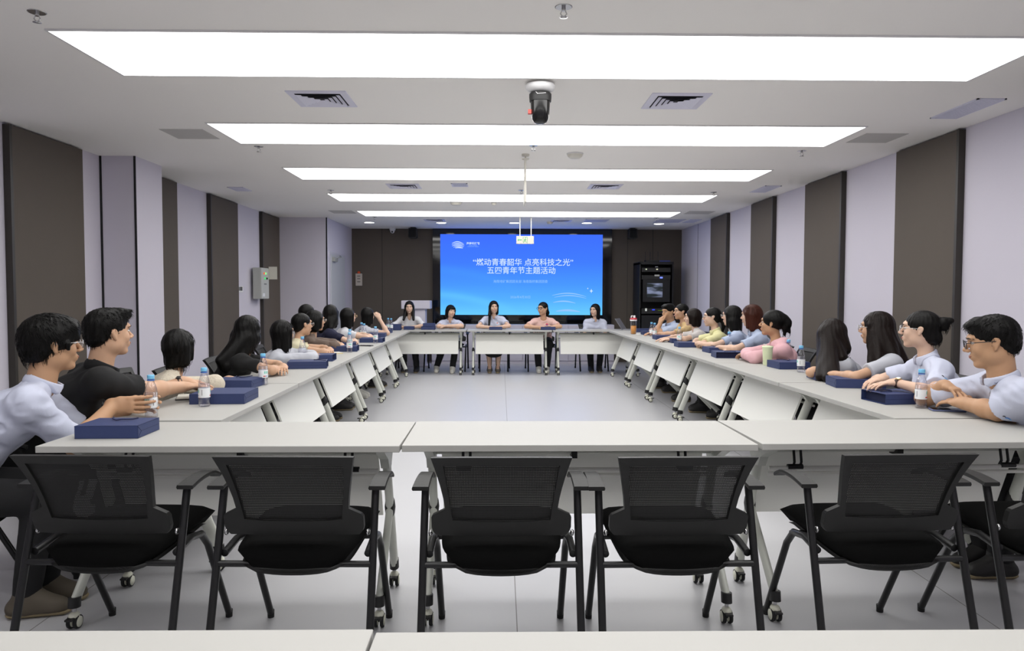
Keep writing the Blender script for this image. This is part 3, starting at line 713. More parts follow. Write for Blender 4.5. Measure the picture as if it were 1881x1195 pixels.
def net(prims, vox, subs=(), cuts=(), inf=0.0, disp=None):
    """prims joined smoothly, subs carved away, cuts = half spaces (point, normal) removed; returns verts, quads"""
    bb = [bbox(p, inf) for p in prims]
    lo = np.min([b[0] for b in bb], 0)-vox*2; hi = np.max([b[1] for b in bb], 0)+vox*2
    for pt, nn in cuts:                           # trim the grid by axis aligned cuts
        for ax in range(3):
            if nn[ax] > .999: hi[ax] = min(hi[ax], pt[ax]+2*vox)
            if nn[ax] < -.999: lo[ax] = max(lo[ax], pt[ax]-2*vox)
    n = np.maximum(((hi-lo)/vox).astype(int)+1, 4)
    xs = [(lo[i]+vox*np.arange(n[i])).astype(f32) for i in range(3)]
    G = np.full(tuple(n), .5, f32)
    def sl(b):
        i0 = np.maximum(((b[0]-lo)/vox).astype(int)-1, 0); i1 = np.minimum(((b[1]-lo)/vox).astype(int)+2, n)
        return i0, i1
    def grids(i0, i1): return xs[0][i0[0]:i1[0], None, None], xs[1][None, i0[1]:i1[1], None], xs[2][None, None, i0[2]:i1[2]]
    for p, b in zip(prims, bb):
        i0, i1 = sl(b)
        if (i1 <= i0).any(): continue
        s = (slice(i0[0], i1[0]), slice(i0[1], i1[1]), slice(i0[2], i1[2]))
        G[s] = smin(G[s], evalp(p, *grids(i0, i1), inf), p[5] if p[0] in 'cy' else p[3])
    if disp is not None: G += disp(xs[0][:, None, None], xs[1][None, :, None], xs[2][None, None, :]).astype(f32)
    for p in subs:
        i0, i1 = sl(bbox(p, 0))
        if (i1 <= i0).any(): continue
        s = (slice(i0[0], i1[0]), slice(i0[1], i1[1]), slice(i0[2], i1[2]))
        G[s] = -smin(-G[s], evalp(p, *grids(i0, i1), 0), p[5] if p[0] in 'cy' else p[3])
    for pt, nn in cuts:
        d = (xs[0][:, None, None]-f32(pt[0]))*f32(nn[0])+(xs[1][None, :, None]-f32(pt[1]))*f32(nn[1])+(xs[2][None, None, :]-f32(pt[2]))*f32(nn[2])
        G = np.maximum(G, d)
    return surface(G, lo, vox)
def surface(G, lo, vox):
    G[0], G[-1] = 1, 1; G[:, 0], G[:, -1] = 1, 1; G[:, :, 0], G[:, :, -1] = 1, 1
    I = G < 0
    c = I[:-1, :-1, :-1].astype(np.uint8)
    for d in ((1, 0, 0), (0, 1, 0), (0, 0, 1), (1, 1, 0), (1, 0, 1), (0, 1, 1), (1, 1, 1)):
        c += I[d[0]:I.shape[0]-1+d[0], d[1]:I.shape[1]-1+d[1], d[2]:I.shape[2]-1+d[2]]
    act = np.argwhere((c > 0) & (c < 8))
    if not len(act): return np.zeros((0, 3)), np.zeros((0, 4), int)
    idx = np.full(c.shape, -1, np.int32); idx[act[:, 0], act[:, 1], act[:, 2]] = np.arange(len(act))
    acc = np.zeros((len(act), 3)); cnt = np.zeros(len(act))
    cor = [(i, j, k) for i in (0, 1) for j in (0, 1) for k in (0, 1)]
    val = {q: G[act[:, 0]+q[0], act[:, 1]+q[1], act[:, 2]+q[2]] for q in cor}
    for q in cor:
        for ax in range(3):
            if q[ax]: continue
            r = list(q); r[ax] = 1; r = tuple(r); a, b = val[q], val[r]
            m = (a < 0) != (b < 0); t = np.where(m, a/np.where(m, a-b, 1), 0)
            pt = np.array(q, float)[None, :].repeat(len(act), 0); pt[:, ax] += t
            acc += np.where(m[:, None], pt, 0); cnt += m
    vs = lo+vox*(act+acc/cnt[:, None])
    quads = []
    for ax in range(3):
        o1, o2 = [(1, 2), (2, 0), (0, 1)][ax]
        A = np.moveaxis(I, ax, 0); e = np.moveaxis((A[:-1] != A[1:]), 0, ax)
        q = np.argwhere(e); 
        q = q[(q[:, o1] > 0) & (q[:, o2] > 0) & (q[:, o1] < c.shape[o1]) & (q[:, o2] < c.shape[o2])]
        ins = I[q[:, 0], q[:, 1], q[:, 2]]
        def ix(d1, d2):
            r = q.copy(); r[:, o1] -= d1; r[:, o2] -= d2; return idx[r[:, 0], r[:, 1], r[:, 2]]
        f = np.stack([ix(0, 0), ix(1, 0), ix(1, 1), ix(0, 1)], 1)
        f[~ins] = f[~ins][:, ::-1]
        quads.append(f)
    F = np.concatenate(quads); F = F[(F >= 0).all(1)]
    return vs, F
def link_net(name, vs, F, material, parent, origin, parts=None):
    me = bpy.data.meshes.new(name); nv, nf = len(vs), len(F)
    me.vertices.add(nv); me.vertices.foreach_set('co', (vs-origin).astype(f32).ravel())
    me.loops.add(nf*4); me.loops.foreach_set('vertex_index', F[:, ::-1].astype(np.int32).ravel())
    me.polygons.add(nf); me.polygons.foreach_set('loop_start', np.arange(0, nf*4, 4, dtype=np.int32))
    try: me.polygons.foreach_set('loop_total', np.full(nf, 4, np.int32))
    except Exception: pass
    me.polygons.foreach_set('use_smooth', np.ones(nf, bool))
    me.materials.append(material); me.update(calc_edges=True); me.validate()
    o = bpy.data.objects.new(name, me); COL.objects.link(o)
    if parent is not None: o.parent = parent
    return o

SKIN = {
    'a': mat('skin_warm', (194, 155, 127), .5, noise=(22, .05), sss=.08, spec=.35),
    'b': mat('skin_tan', (182, 142, 110), .5, noise=(22, .05), sss=.08, spec=.35),
    'c': mat('skin_fair', (208, 174, 152), .5, noise=(22, .04), sss=.08, spec=.35),
}
HAIR = {
    'k': mat('hair_black', (11, 10, 9), .42, bump=(260, .22), stretch=(1, 1, .06), noise=(120, .4), spec=.16),
    'd': mat('hair_dark_brown', (22, 14, 11), .42, bump=(260, .22), stretch=(1, 1, .06), noise=(120, .4), spec=.16),
    'r': mat('hair_auburn', (62, 30, 20), .42, bump=(260, .22), stretch=(1, 1, .06), noise=(120, .3), spec=.16),
}
CL = dict(
    white=mat('cloth_pale_blue_white', (192, 196, 214), .85, bump=(500, .12), noise=(3, .02)),
    pure=mat('cloth_white', (206, 206, 210), .85, bump=(500, .12), noise=(3, .02)),
    warm=mat('cloth_warm_white', (198, 193, 190), .9, bump=(500, .12), noise=(3, .02)),
    grey=mat('cloth_grey_white', (182, 184, 192), .9, bump=(500, .12), noise=(3, .02)),
    ltblue=mat('cloth_light_blue', (172, 184, 208), .85, bump=(500, .12), noise=(3, .02)),
    black=mat('cloth_black', (17, 17, 18), .9, bump=(500, .1), noise=(3, .1)),
    navy=mat('cloth_navy', (24, 26, 52), .9, bump=(500, .1), noise=(3, .1)),
    lace=mat('cloth_beige_lace', (200, 190, 172), .9, bump=(90, .5), noise=(70, .18)),
    cream=mat('cloth_cream', (212, 205, 174), .9, bump=(220, .3), noise=(60, .04)),
    brown=mat('cloth_brown_sheer', (98, 82, 72), .7, bump=(120, .3), noise=(30, .15)),
    tan=mat('cloth_tan', (196, 168, 122), .85, bump=(400, .15), noise=(5, .04)),
    yellow=mat('cloth_pale_yellow', (212, 208, 158), .85, bump=(400, .15), noise=(4, .02)),
    pink=mat('cloth_pink_hoodie', (212, 168, 174), .9, bump=(350, .2), noise=(4, .02)),
    peach=mat('cloth_peach_pink', (214, 178, 170), .9, bump=(350, .15), noise=(4, .02)),
    trou=mat('trouser_black', (18, 18, 20), .9, bump=(400, .1), noise=(3, .1)),
    stock=mat('stocking_grey_brown', (96, 82, 72), .7),
)
M_['shoe_b'] = mat('shoe_black', (26, 24, 24), .6); M_['shoe_w'] = mat('shoe_grey_white', (196, 194, 186), .6, noise=(30, .1)); M_['shoe_g'] = mat('shoe_brown_grey', (84, 76, 64), .7)
M_['sole'] = mat('sole_tan', (142, 128, 98), .7); M_['solew'] = mat('sole_white', (214, 210, 200), .7)
M_['eye'] = mat('eye_white', (214, 208, 202), .3); M_['iris'] = mat('iris_dark', (24, 16, 14), .2)
M_['brow'] = mat('eyebrow_dark', (34, 26, 22), .8); M_['lip'] = mat('lip_rose', (176, 98, 88), .45); M_['lip_m'] = mat('lip_brown', (158, 100, 84), .5); M_['teeth'] = mat('teeth_white', (226, 220, 210), .35)
M_['gold'] = mat('pale_gold', (214, 190, 140), .25, metal=1); M_['leather'] = mat('dark_brown_leather', (62, 42, 34), .6)

def frame(yaw, pitch=0.0, roll=0.0):
    """columns right, forward, up; yaw measured from +X; pitch up positive; roll leans the head to its right"""
    f0 = V3(math.cos(yaw), math.sin(yaw), 0); r = V3(f0[1], -f0[0], 0)
    f = f0*math.cos(pitch)+V3(0, 0, 1)*math.sin(pitch); u = np.cross(r, f)
    r2 = r*math.cos(roll)-u*math.sin(roll); u2 = u*math.cos(roll)+r*math.sin(roll)
    return np.stack([r2, f, u2], 1)
def head_prims(Hc, B, s, male):
    L = lambda x, y, z: Hc+B@(V3(x, y, z)*s)
    Mx = B.T
    def e(c, r, k=.02): return ell(L(*c), np.array(r)*s, k*s, Mx)
    j = .006 if male else 0
    ps = [e((0, -.014, .034), (.073, .092, .079)), e((0, .018, -.022), (.0585+j*.5, .066, .077), .03), e((0, .060, -.088), (.020+j, .023, .019), .025),
          e((.038, .005, -.056), (.018+j, .032, .024), .03), e((-.038, .005, -.056), (.018+j, .032, .024), .03),
          e((.034, .062, -.022), (.020, .017, .020), .02), e((-.034, .062, -.022), (.020, .017, .020), .02),
          e((0, .078, .034), (.048, .014, .014), .02),
          cap(L(0, .084, .014), L(0, .107, -.019), .0062*s, .0100*s, .008*s), e((.011, .096, -.025), (.008, .010, .007), .006), e((-.011, .096, -.025), (.008, .010, .007), .006),
          cap(L(-.016, .084, -.047), L(.016, .084, -.047), .0052*s, .0052*s, .008*s), cap(L(-.013, .083, -.0585), L(.013, .083, -.0585), .0054*s, .0054*s, .008*s),
          e((0, .074, -.053), (.028, .017, .018), .012)]
    for q in (-1, 1):
        ps += [e((q*.074, -.006, .002), (.008, .014, .024), .006), e((q*.079, -.011, .010), (.005, .015, .015), .006), e((q*.074, -.002, -.022), (.006, .008, .010), .006)]
    subs = [e((q*.031, .098, .012), (.017, .014, .009), .008) for q in (-1, 1)]
    subs += [e((q*.083, -.002, .006), (.006, .009, .014), .004) for q in (-1, 1)]
    return ps, subs
def hand_prims(Wp, d, n, side, sc=1.0, curl=.35, fat=1.0, thumb=1.0):
    d = nrm(d); n = nrm(n-d*float(n@d)); s = np.cross(d, n)*(1 if side == 'R' else -1)
    s = nrm(s)
    ps = [cap(Wp-d*.02, Wp+d*.03*sc, .019*sc, .018*sc, .02, s, 1.35), cap(Wp+d*.03*sc, Wp+d*.078*sc, .0145*sc, .0125*sc, .02, s, 2.5)]
    for i in range(4):
        b = Wp+d*(.083-.004*abs(i-1))*sc+s*(.030-.0195*i)*sc
        fac = (.95, 1.05, .98, .78)[i]*sc; c = curl*(.85+.12*i); a = c*.7
        dd = nrm(d+s*(.10-.07*i))
        p = b-dd*.012
        rr = (.0088, .0088, .0084, .0074)[i]*sc*fat
        for ln, k in ((.040, 1.0), (.026, .92), (.021, .82)):
            v = dd*math.cos(a)+n*math.sin(a); q = p+v*(ln+(.012 if k == 1.0 else 0))*fac
            ps.append(cap(p, q, rr*k, rr*(k-.08), .004)); p = q; a += c
    a0 = Wp+d*.02*sc+s*.018*sc+n*.004; a1 = Wp+d*.055*sc+s*.046*sc*thumb+n*.012*sc; a2 = a1+nrm(d*.8+s*.25*thumb+n*.35)*.030*sc; a3 = a2+nrm(d*1.0-s*.05+n*.35)*.024*sc
    ps += [cap(a0, a1, .0145*sc, .0110*sc*fat, .012), cap(a1, a2, .0105*sc*fat, .0098*sc*fat, .004), cap(a2, a3, .0098*sc*fat, .0085*sc*fat, .004)]
    return ps
def over_table(p):
    x, y = p[0], p[1]
    xl = -1.30-.021*(y-3.4)-TD; xr = 1.885-.0135*(y-3.4)+TD
    return (x > xl-.03 and y < 11.9 and y > 3.2 and x < 0) or (x < xr+.03 and x > 0 and 3.2 < y < 11.9) or (y < 12.53 and y > 11.8) or (2.78 < y < 3.4 and -1.8 < x < 2.45)
def arm_ik(S, Wp, l1, l2, out, back, lift=0.0):
    v = Wp-S; D = float(np.linalg.norm(v))
    if D > (l1+l2)*.995: Wp = S+v/D*(l1+l2)*.995; v = Wp-S; D = float(np.linalg.norm(v))
    u = v/D; a = (l1*l1-l2*l2+D*D)/(2*D); hh = math.sqrt(max(0, l1*l1-a*a))
    best = None
    for t in np.linspace(0, 1, 9):
        pole = V3(0, 0, -1)*(1-t)+out*(.35+t*.9)+back*(.25+.1*t)
        pole = pole-u*float(pole@u); E = S+u*a+nrm(pole)*hh
        best = E
        zmin = T+.048 if over_table(E) else .60
        if E[2] >= zmin+lift: break
    else:
        best = best.copy(); best[2] = max(best[2], zmin+lift)
    return best, Wp
def march(prims, o, d, inf):
    t = 0.0
    for _ in range(60):
        p = o+d*t; v = .5
        for q in prims: v = float(smin(np.array(v, f32), evalp(q, np.array(p[0], f32), np.array(p[1], f32), np.array(p[2], f32), inf), q[5] if q[0] in 'cy' else q[3]))
        if v < .001: return p
        t += max(v*.8, .001)
        if t > .5: return None
    return None
def shell(prims, region, subs, vox, inf, cuts=()):
    """the part of the inflated prims that lies inside the region"""
    lo = np.min([bbox(p, 0)[0] for p in region], 0); hi = np.max([bbox(p, 0)[1] for p in region], 0)
    n = ((hi-lo)/vox).astype(int)+2; xs = [(lo[i]+vox*np.arange(n[i])).astype(f32) for i in range(3)]
    X, Y, Z = xs[0][:, None, None], xs[1][None, :, None], xs[2][None, None, :]
    A = np.full(tuple(n), .5, f32); Rg = np.full(tuple(n), .5, f32)
    for p in prims: A = smin(A, evalp(p, X, Y, Z, inf), p[5] if p[0] in 'cy' else p[3])
    for p in region: Rg = smin(Rg, evalp(p, X, Y, Z, 0), p[3])
    G = np.maximum(A, Rg)
    for p in subs: G = np.maximum(G, -evalp(p, X, Y, Z, 0))
    for pt, nn in cuts: G = np.maximum(G, (X-f32(pt[0]))*f32(nn[0])+(Y-f32(pt[1]))*f32(nn[1])+(Z-f32(pt[2]))*f32(nn[2]))
    return surface(G, lo, vox)
def folds(seed, amp, freq=26):
    r = random.Random(seed); ks = [(r.uniform(-1, 1), r.uniform(-1, 1), r.uniform(-1, 1), r.uniform(0, 6), r.uniform(.6, 1.6)) for _ in range(5)]
    def f(X, Y, Z):
        o = 0
        for a, b, c, ph, q in ks: o = o+np.sin((X*f32(a)+Y*f32(b)+Z*f32(c))*f32(freq*q)+f32(ph)+f32(1.5)*np.sin(Z*f32(19)+f32(ph)))
        return np.clip((o+f32(.9)*np.abs(o)-f32(1.2))*f32(amp/3), f32(-.014), f32(.004))
    return f
def collar(N, Bs, neck, m, parent, origin, r=.062, open_=.5, sc=1.0):
    """folded shirt collar: a stand round the neck and a turned down leaf with points in front"""
    up = nrm(neck); rt = Bs[:, 0]; fw = nrm(np.cross(up, rt)); 
    vs = []; fs = []; n = 28
    for i in range(n+1):
        a = -PI/2-(2*PI-open_)*.5+(2*PI-open_)*i/n+PI        # opening in front
        ang = a+PI
        dx, dy = math.cos(ang), math.sin(ang)
        c = abs(i/n-.5)*2                                   # 1 at the front ends
        drop = .012*c; pt = max(0, (c-.72)/.28)
        base = N+up*(-.012-drop)+rt*dx*r*1.05+fw*(dy*r*1.1+.006*c)
        top = N+up*(.022-drop*1.6)+rt*dx*r*.98+fw*(dy*r*1.02+.006*c)
        lo = N+up*(-.018-drop-.035*pt)+rt*dx*(r*1.36+.010*pt)+fw*(dy*r*1.36+.016*pt)
        vs += [base, top, top+rt*dx*.004+fw*dy*.004+up*.001, lo, lo-up*.003]
    for i in range(n):
        for j in range(4): q = i*5+j; fs.append((q, q+5, q+6, q+1))
    o = MB().raw([tuple(v-origin) for v in vs], fs, m, True).build('collar', parent)
    md = o.modifiers.new('thickness', 'SOLIDIFY'); md.thickness = .0022
    return o

def hair_shapes(style, L, e, c, W, s, opts):
    """prims, subs in head space; L maps local->world, e ellipsoid, c capsule, W a world-offset capsule"""
    ps = [e((0, -.018, .036), (.083, .101, .088), .02)]
    sb = []
    face = e((0, .125, -.045), (.068, .087, .119), .012)
    if style in ('short', 'fluffy', 'crop'):
        fl = {'short': 0, 'fluffy': .012, 'crop': -.004}[style]
        ps = [e((0, -.016, .042), (.080+fl, .098+fl, .084+fl), .02), e((0, .040, .085), (.055, .050, .026+fl), .03), e((0, -.062, -.012), (.064+fl, .045+fl, .052+fl*1.5), .03)]
        sb = [e((0, .128, -.03), (.074, .085, .088-fl), .012)]
        for q in (-1, 1): sb += [e((q*.085, .020, -.060), (.035, .055, .045), .01), e((q*.088, -.004, -.004), (.016, .020, .028), .006)]
        sb += [e((0, -.055, -.105), (.09, .07, .042), .01)]
        if style == 'fluffy':
            ps += [c((-.045, .070, .075), (-.050, .088, .035), .020, .010, .02), c((.045, .070, .075), (.052, .084, .030), .020, .010, .02), c((0, .078, .085), (.012, .098, .045), .022, .010, .02)]
            ps += [c((.078, .040, .01), (.074, .045, -.035), .012, .006, .01), c((-.078, .040, .01), (-.074, .045, -.035), .012, .006, .01)]
        if style == 'short':
            ps += [c((-.03, .045, .098), (-.028, .082, .086), .022, .014, .02), c((.03, .045, .098), (.03, .083, .086), .022, .014, .02)]
            if opts.get('spiky'): ps += [c((x_, .05, .10), (x_*1.1, .100-.2*abs(x_), .108), .02, .006, .012) for x_ in (-.035, -.012, .014, .036)]
        return ps, sb
    if style in ('bob', 'lob', 'long', 'longfront', 'half'):
        ln = {'bob': -.105, 'lob': -.155, 'long': -.15, 'longfront': -.15, 'half': -.12}[style]
        ps += [c((.050, -.028, .0), (.054, -.030, ln+.02), .042, .036, .03), c((-.050, -.028, .0), (-.054, -.030, ln+.02), .042, .036, .03), c((0, -.068, .0), (0, -.072, ln+.02), .050, .042, .04)]
        ps += [c((.068, .022, .03), (.066, .022, ln+.035), .019, .015, .02), c((-.068, .022, .03), (-.066, .022, ln+.035), .019, .015, .02)]
        sb = [face, e((0, .07, -.16), (.05, .075, .09), .012)]
        if opts.get('fringe'): ps.append(e((0, .075, .058), (.055, .026, .030), .015)); sb = [e((0, .128, -.06), (.064, .085, .096), .01), sb[1]]
    if style in ('tied', 'pony', 'bun', 'half'):
        ps = [e((0, -.016, .036), (.079, .098, .084), .02), e((0, -.05, -.02), (.062, .05, .05), .03)] if style != 'half' else ps
        for q in (-1, 1): sb += [e((q*.082, -.002, -.010), (.014, .020, .032), .006)]
        sb += [e((0, .125, -.035), (.068, .085, .105), .012)]
    if style == 'pony': ps += [e((0, -.108, .008), (.026, .026, .026), .015), c((0, -.118, .0), (0, -.140, -.07), .032, .034, .02), c((0, -.140, -.07), (0, -.120, -.17), .034, .014, .02)]
    if style == 'curlypony': ps += [e((0, -.02, .036), (.082, .1, .086), .02), e((0, -.105, .05), (.042, .038, .04), .02), e((0, -.135, .02), (.034, .034, .042), .02), c((0, -.13, -.01), (.01, -.155, -.07), .028, .010, .02), c((0, -.11, -.01), (-.01, -.115, -.09), .028, .012, .02)]
    if style == 'curlypony':
        for q in (-1, 1): sb += [e((q*.082, -.002, -.010), (.014, .020, .032), .006)]
        sb += [e((0, .125, -.035), (.068, .085, .105), .012)]
    if style == 'bun': ps += [e((0, -.120, .050), (.032, .034, .036), .01), e((.008, -.15, .066), (.020, .022, .018), .012), e((0, -.075, -.045), (.055, .045, .04), .03), e((0, -.128, .025), (.024, .02, .024), .01)]
    return ps, sb

def wisps(vs, F, Hc, B, seed, ln, n, short, tied=False):
    """thin tapering locks lying on the hair so that its surface and outline break up"""
    rg = np.random.default_rng(seed); idx = rg.integers(0, len(vs), n); V = [vs]; Q = [F]; base = len(vs); back = -B[:, 1]
    for i in idx:
        p = vs[i].copy()
        if float((p-Hc)@B[:, 1]) > .025 and float((p-Hc)@B[:, 2]) < .06: continue
        ax = Hc.copy(); ax[2] = min(max(p[2], Hc[2]-.3), Hc[2]+.02) if p[2] < Hc[2] else Hc[2]
        nn = nrm(p-ax); t = V3(0, 0, -1)+rg.normal(0, .16 if short else .07, 3)+(B[:, 1]*.5 if short and p[2] > Hc[2]+.03 else 0); 
        if tied: t = -B[:, 1]+V3(0, 0, -.35)+rg.normal(0, .1, 3)
        t = nrm(t-nn*float(t@nn)); sd = np.cross(nn, t)
        l = ln*rg.uniform(.5, 1.2); w0 = .0012*rg.uniform(.6, 1.3); pts = []
        for k in range(5):
            u = k/4; q = p-nn*.003+t*l*u+nn*(.0038*math.sin(u*2.6)-.004*u*(0 if short else 1))*1.0-nn*(l*u)**2*6.5; pts.append((q, w0*(1-u)**.7+.0002))
        ring = []
        for q, w_ in pts:
            for a in (0, 2.09, 4.19): ring.append(q+nn*(math.cos(a)*w_)+sd*(math.sin(a)*w_*1.6))
        V.append(np.array(ring)); f = []
        for k in range(4):
            for a in range(3): f.append((base+k*3+a, base+k*3+(a+1) % 3, base+(k+1)*3+(a+1) % 3, base+(k+1)*3+a))
        Q.append(np.array(f)); base += 15
    return np.concatenate(V), np.concatenate(Q)
PEOPLE = []
def person(label, head, hyaw, pitch=0, roll=0, torso=0, sh=None, hip=None, male=False, skin='a', hair='k', style='bob', hopts={}, top='white', kind='shirt', sleeve=.62,
           wl=None, wr=None, dl=None, dr=None, nl=None, nr=None, curl=(.35, .35), pants='trou', shoes='shoe_b', vox=.008, glasses=None, size=1.0, smile=False, look=0, hairx=(), collar_=True, feet=None, seat=True, seed=1, watch=None, lift=(0, 0), hairfront=False, thumb=1.0, arml=1.0, el=None, er=None, who=None, emblem=None):
    """head: world point of the head centre; angles in degrees from +X; wl, wr: world wrist points"""
    Hc = V3(*head); B = frame(R(hyaw), R(pitch), R(roll)); Bt = frame(R(torso)); Bs = frame(R(torso if sh is None else sh))
    sc = size; s = sc*(1.0 if male else .955)
    f, rt = Bt[:, 1], Bt[:, 0]; up = V3(0, 0, 1)
    hip = V3(head[0]-f[0]*.26, head[1]-f[1]*.26, .535) if hip is None else V3(hip[0], hip[1], .535)
    L = lambda x, y, z: Hc+B@(V3(x, y, z)*s)
    N = Hc-up*.150*s-B[:, 1]*.028*s; N = N+nrm(hip-N)*.01
    sp = nrm(N-hip); ln = float(np.linalg.norm(N-hip))
    waist = hip+sp*ln*.30-f*.01; chest = hip+sp*ln*.66+f*.0
    sw = (.172 if male else .143)*sc
    S = {q: N-sp*.050*sc-up*.018+Bs[:, 0]*sw*k-Bs[:, 1]*.008 for q, k in (('R', 1), ('L', -1))}
    tr = .100*sc if male else .086*sc
    torso_p = [cap(hip-up*.03, hip+sp*.05, .105*sc, .100*sc, .05, rt, 1.45), cap(hip+sp*.05, waist, .096*sc, .084*sc if not male else .096*sc, .05, rt, 1.38), cap(waist, chest, .084*sc if not male else .096*sc, tr, .05, Bs[:, 0], 1.40), cap(chest, N-sp*.09, tr, .062*sc, .04, Bs[:, 0], 1.6),
               cap(S['L'], S['R'], .038*sc, .038*sc, .05)]
    torso_p += [cap(N+up*.004, S[q]-sp*.004-Bs[:, 1]*.004, .031*sc, .027*sc, .045) for q in 'LR']
    torso_p += [cap(S[q]-sp*.035-o_*.02, chest-sp*.03+o_*.085*sc, .042*sc, .044*sc, .05) for q, o_ in (('R', Bs[:, 0]), ('L', -Bs[:, 0]))]
    if not male: torso_p += [ell(chest+Bs[:, 1]*.070+Bs[:, 0]*k*.062-sp*.01, V3(.046, .042, .046)*sc, .04) for k in (-1, 1)]
    neck_r = .054*s if male else .042*s
    neckp = [cap(L(0, -.022, -.05), N-sp*.02, neck_r, neck_r*1.08, .018)]
    out = {'R': Bs[:, 0], 'L': -Bs[:, 0]}; l1, l2 = ((.285, .255) if male else (.262, .235)); l1 *= sc*arml; l2 *= sc*arml
    ws = {'L': wl, 'R': wr}; ds = {'L': dl, 'R': dr}; ns = {'L': nl, 'R': nr}; arms = {}
    ra, rf, rw = ((.047, .041, .029) if male else (.034, .031, .0225)); ra *= sc; rf *= sc; rw *= sc
    arm_p = []; hand_p = []
    for i, q in enumerate('LR'):
        Wq = V3(*ws[q]) if ws[q] is not None else hip+f*.32+out[q]*.10+up*.10
        E, Wq = arm_ik(S[q], Wq, l1, l2, out[q], -Bs[:, 1], lift[i])
        if (el, er)[i] is not None: E, Wq = V3(*(el, er)[i]), V3(*ws[q])
        arms[q] = (S[q], E, Wq)
        arm_p += [cap(S[q], E, ra, rf, .05), cap(E, E+(Wq-E)*.35, rf*.98, rf*1.02, .02), cap(E+(Wq-E)*.3, Wq, rf*1.0, rw, .02)]
        d = V3(*ds[q]) if ds[q] is not None else nrm(Wq-E); n = V3(*ns[q]) if ns[q] is not None else V3(0, 0, -1)
        hand_p += hand_prims(Wq, d, n, q, (1.02 if male else .90)*sc, curl[i], 1.0 if vox < .007 else 1.12, thumb)
    # legs
    ft = feet or ((.36, .02), (.34, -.02)); leg_p = []; tro_p = []; sh_list = []
    for i, k in enumerate((-1, 1)):
        hj = hip+rt*k*.085*sc-up*.02; kn = hip+rt*k*(.10)+f*.40*sc; kn[2] = .50
        an = hip+f*ft[i][0]+rt*(k*.09+ft[i][1]); an[2] = .095
        leg_p += [cap(hj, kn, .072*sc, .050*sc, .03), cap(kn, kn+(an-kn)*.35, .048*sc, .049*sc, .02), cap(kn+(an-kn)*.3, an, .049*sc, .032*sc, .02),
                  cap(an, an+f*.11-up*.058, .030, .022, .02), cap(an-up*.03-f*.02, an-up*.06, .032, .026, .02)]
        tro_p += [cap(hj, kn, .090*sc, .066*sc, .03), cap(kn, an, .064*sc, .050*sc, .02)]
        sh_list.append((an, f))
    hp, hs = head_prims(Hc, B, s, male)
    origin = V3(hip[0], hip[1], 0)
    root = thing('person', label, 'person', tuple(origin))
    vs, F = net([(p[0], p[1], p[2], p[3]-.008, p[4]-.008)+p[5:] if p[0] == 'c' else ell(p[1], p[2]-.008, p[3]) for p in torso_p]+neckp+arm_p+hand_p+leg_p+hp, vox, hs, inf=0)
    link_net('body', vs, F, SKIN[skin], root, origin)
    gv = max(vox, .0065)
    # ---- top
    sl = {}; tp = [p for p in torso_p]; sub = []
    for q in 'LR':
        a, E, Wq = arms[q]; loose = .016 if kind == 'shirt' else .009
        if sleeve <= 1:
            e1 = a+(E-a)*sleeve; tp.append(cap(a, e1, ra-.001, rf+loose*sc, .055))
            cutd = nrm(E-a); sub += [cyl(e1, e1+cutd*.10, rf+loose*sc+.03)]
            sl[q] = (e1, cutd)
        else:
            e2 = E+(Wq-E)*(sleeve-1); tp += [cap(a, E, ra+.006, rf+.010, .03), cap(E, e2, rf+.010, rw+.014, .03)]
            sl[q] = (e2, nrm(Wq-E))
    if kind == 'hoodie': tp += [cap(N-Bs[:, 1]*.062-Bs[:, 0]*.055, N-Bs[:, 1]*.062+Bs[:, 0]*.055, .032, .032, .03), cap(N-Bs[:, 1]*.05+Bs[:, 0]*.07, N+Bs[:, 1]*.04+Bs[:, 0]*.06-sp*.03, .022, .012, .03), cap(N-Bs[:, 1]*.05-Bs[:, 0]*.07, N+Bs[:, 1]*.04-Bs[:, 0]*.06-sp*.03, .022, .012, .03)]
    cuts = [(hip-up*.085, -up)]
    sub2 = [cap(N+up*.005+B[:, 1]*0, L(0, -.02, -.03), neck_r+.010, neck_r+.016, .01)]
    if kind in ('shirt', 'vneck', 'hoodie'): sub2 += [ell(N-sp*.035+Bs[:, 1]*.085, V3(.018, .05, .05) if kind != 'vneck' else V3(.028, .06, .075), .012, Bs.T)]
    else: sub2 += [ell(N-sp*.012+Bs[:, 1]*.05, V3(.058, .05, .034), .012, Bs.T)]
    # shirt arms end at the cuffs: cut the arm part below the sleeve with a ball of the rest of the arm
    vs, F = net(tp, gv, sub+sub2, cuts, inf=.008, disp=folds(seed, .0042 if gv < .008 else .0042, 62))
    topo = link_net('hoodie' if kind == 'hoodie' else ('blouse' if kind == 'vneck' else ('t_shirt' if kind == 'tee' else 'shirt')), vs, F, CL[top], root, origin)
    if kind == 'shirt' and collar_:
        nk = nrm(L(0, -.02, -.06)-N); C0 = N+nk*.012
        cp = torso_p+[cap(N-nk*.02, N+nk*.060, neck_r+.010, neck_r+.008, .01)]
        reg = [ell(C0-Bs[:, 1]*.004, V3(.082, .074, .052)*s, .01, Bs.T)]+[ell(C0+Bs[:, 1]*.058+Bs[:, 0]*k*.040-sp*.030, V3(.024, .040, .036)*s, .02, Bs.T) for k in (-1, 1)]
        vs, F = shell(cp, reg, [cap(N-nk*.05, N+nk*.10, neck_r+.010, neck_r+.013, .004), ell(N-sp*.01+Bs[:, 1]*.11, V3(.026, .08, .085), .004, Bs.T)], max(.0036, vox*.75), .0135, [(N+nk*.024-Bs[:, 1]*.0, nk+Bs[:, 1]*.35)])
        if len(vs): link_net('collar', vs, F, CL[top], topo, origin)
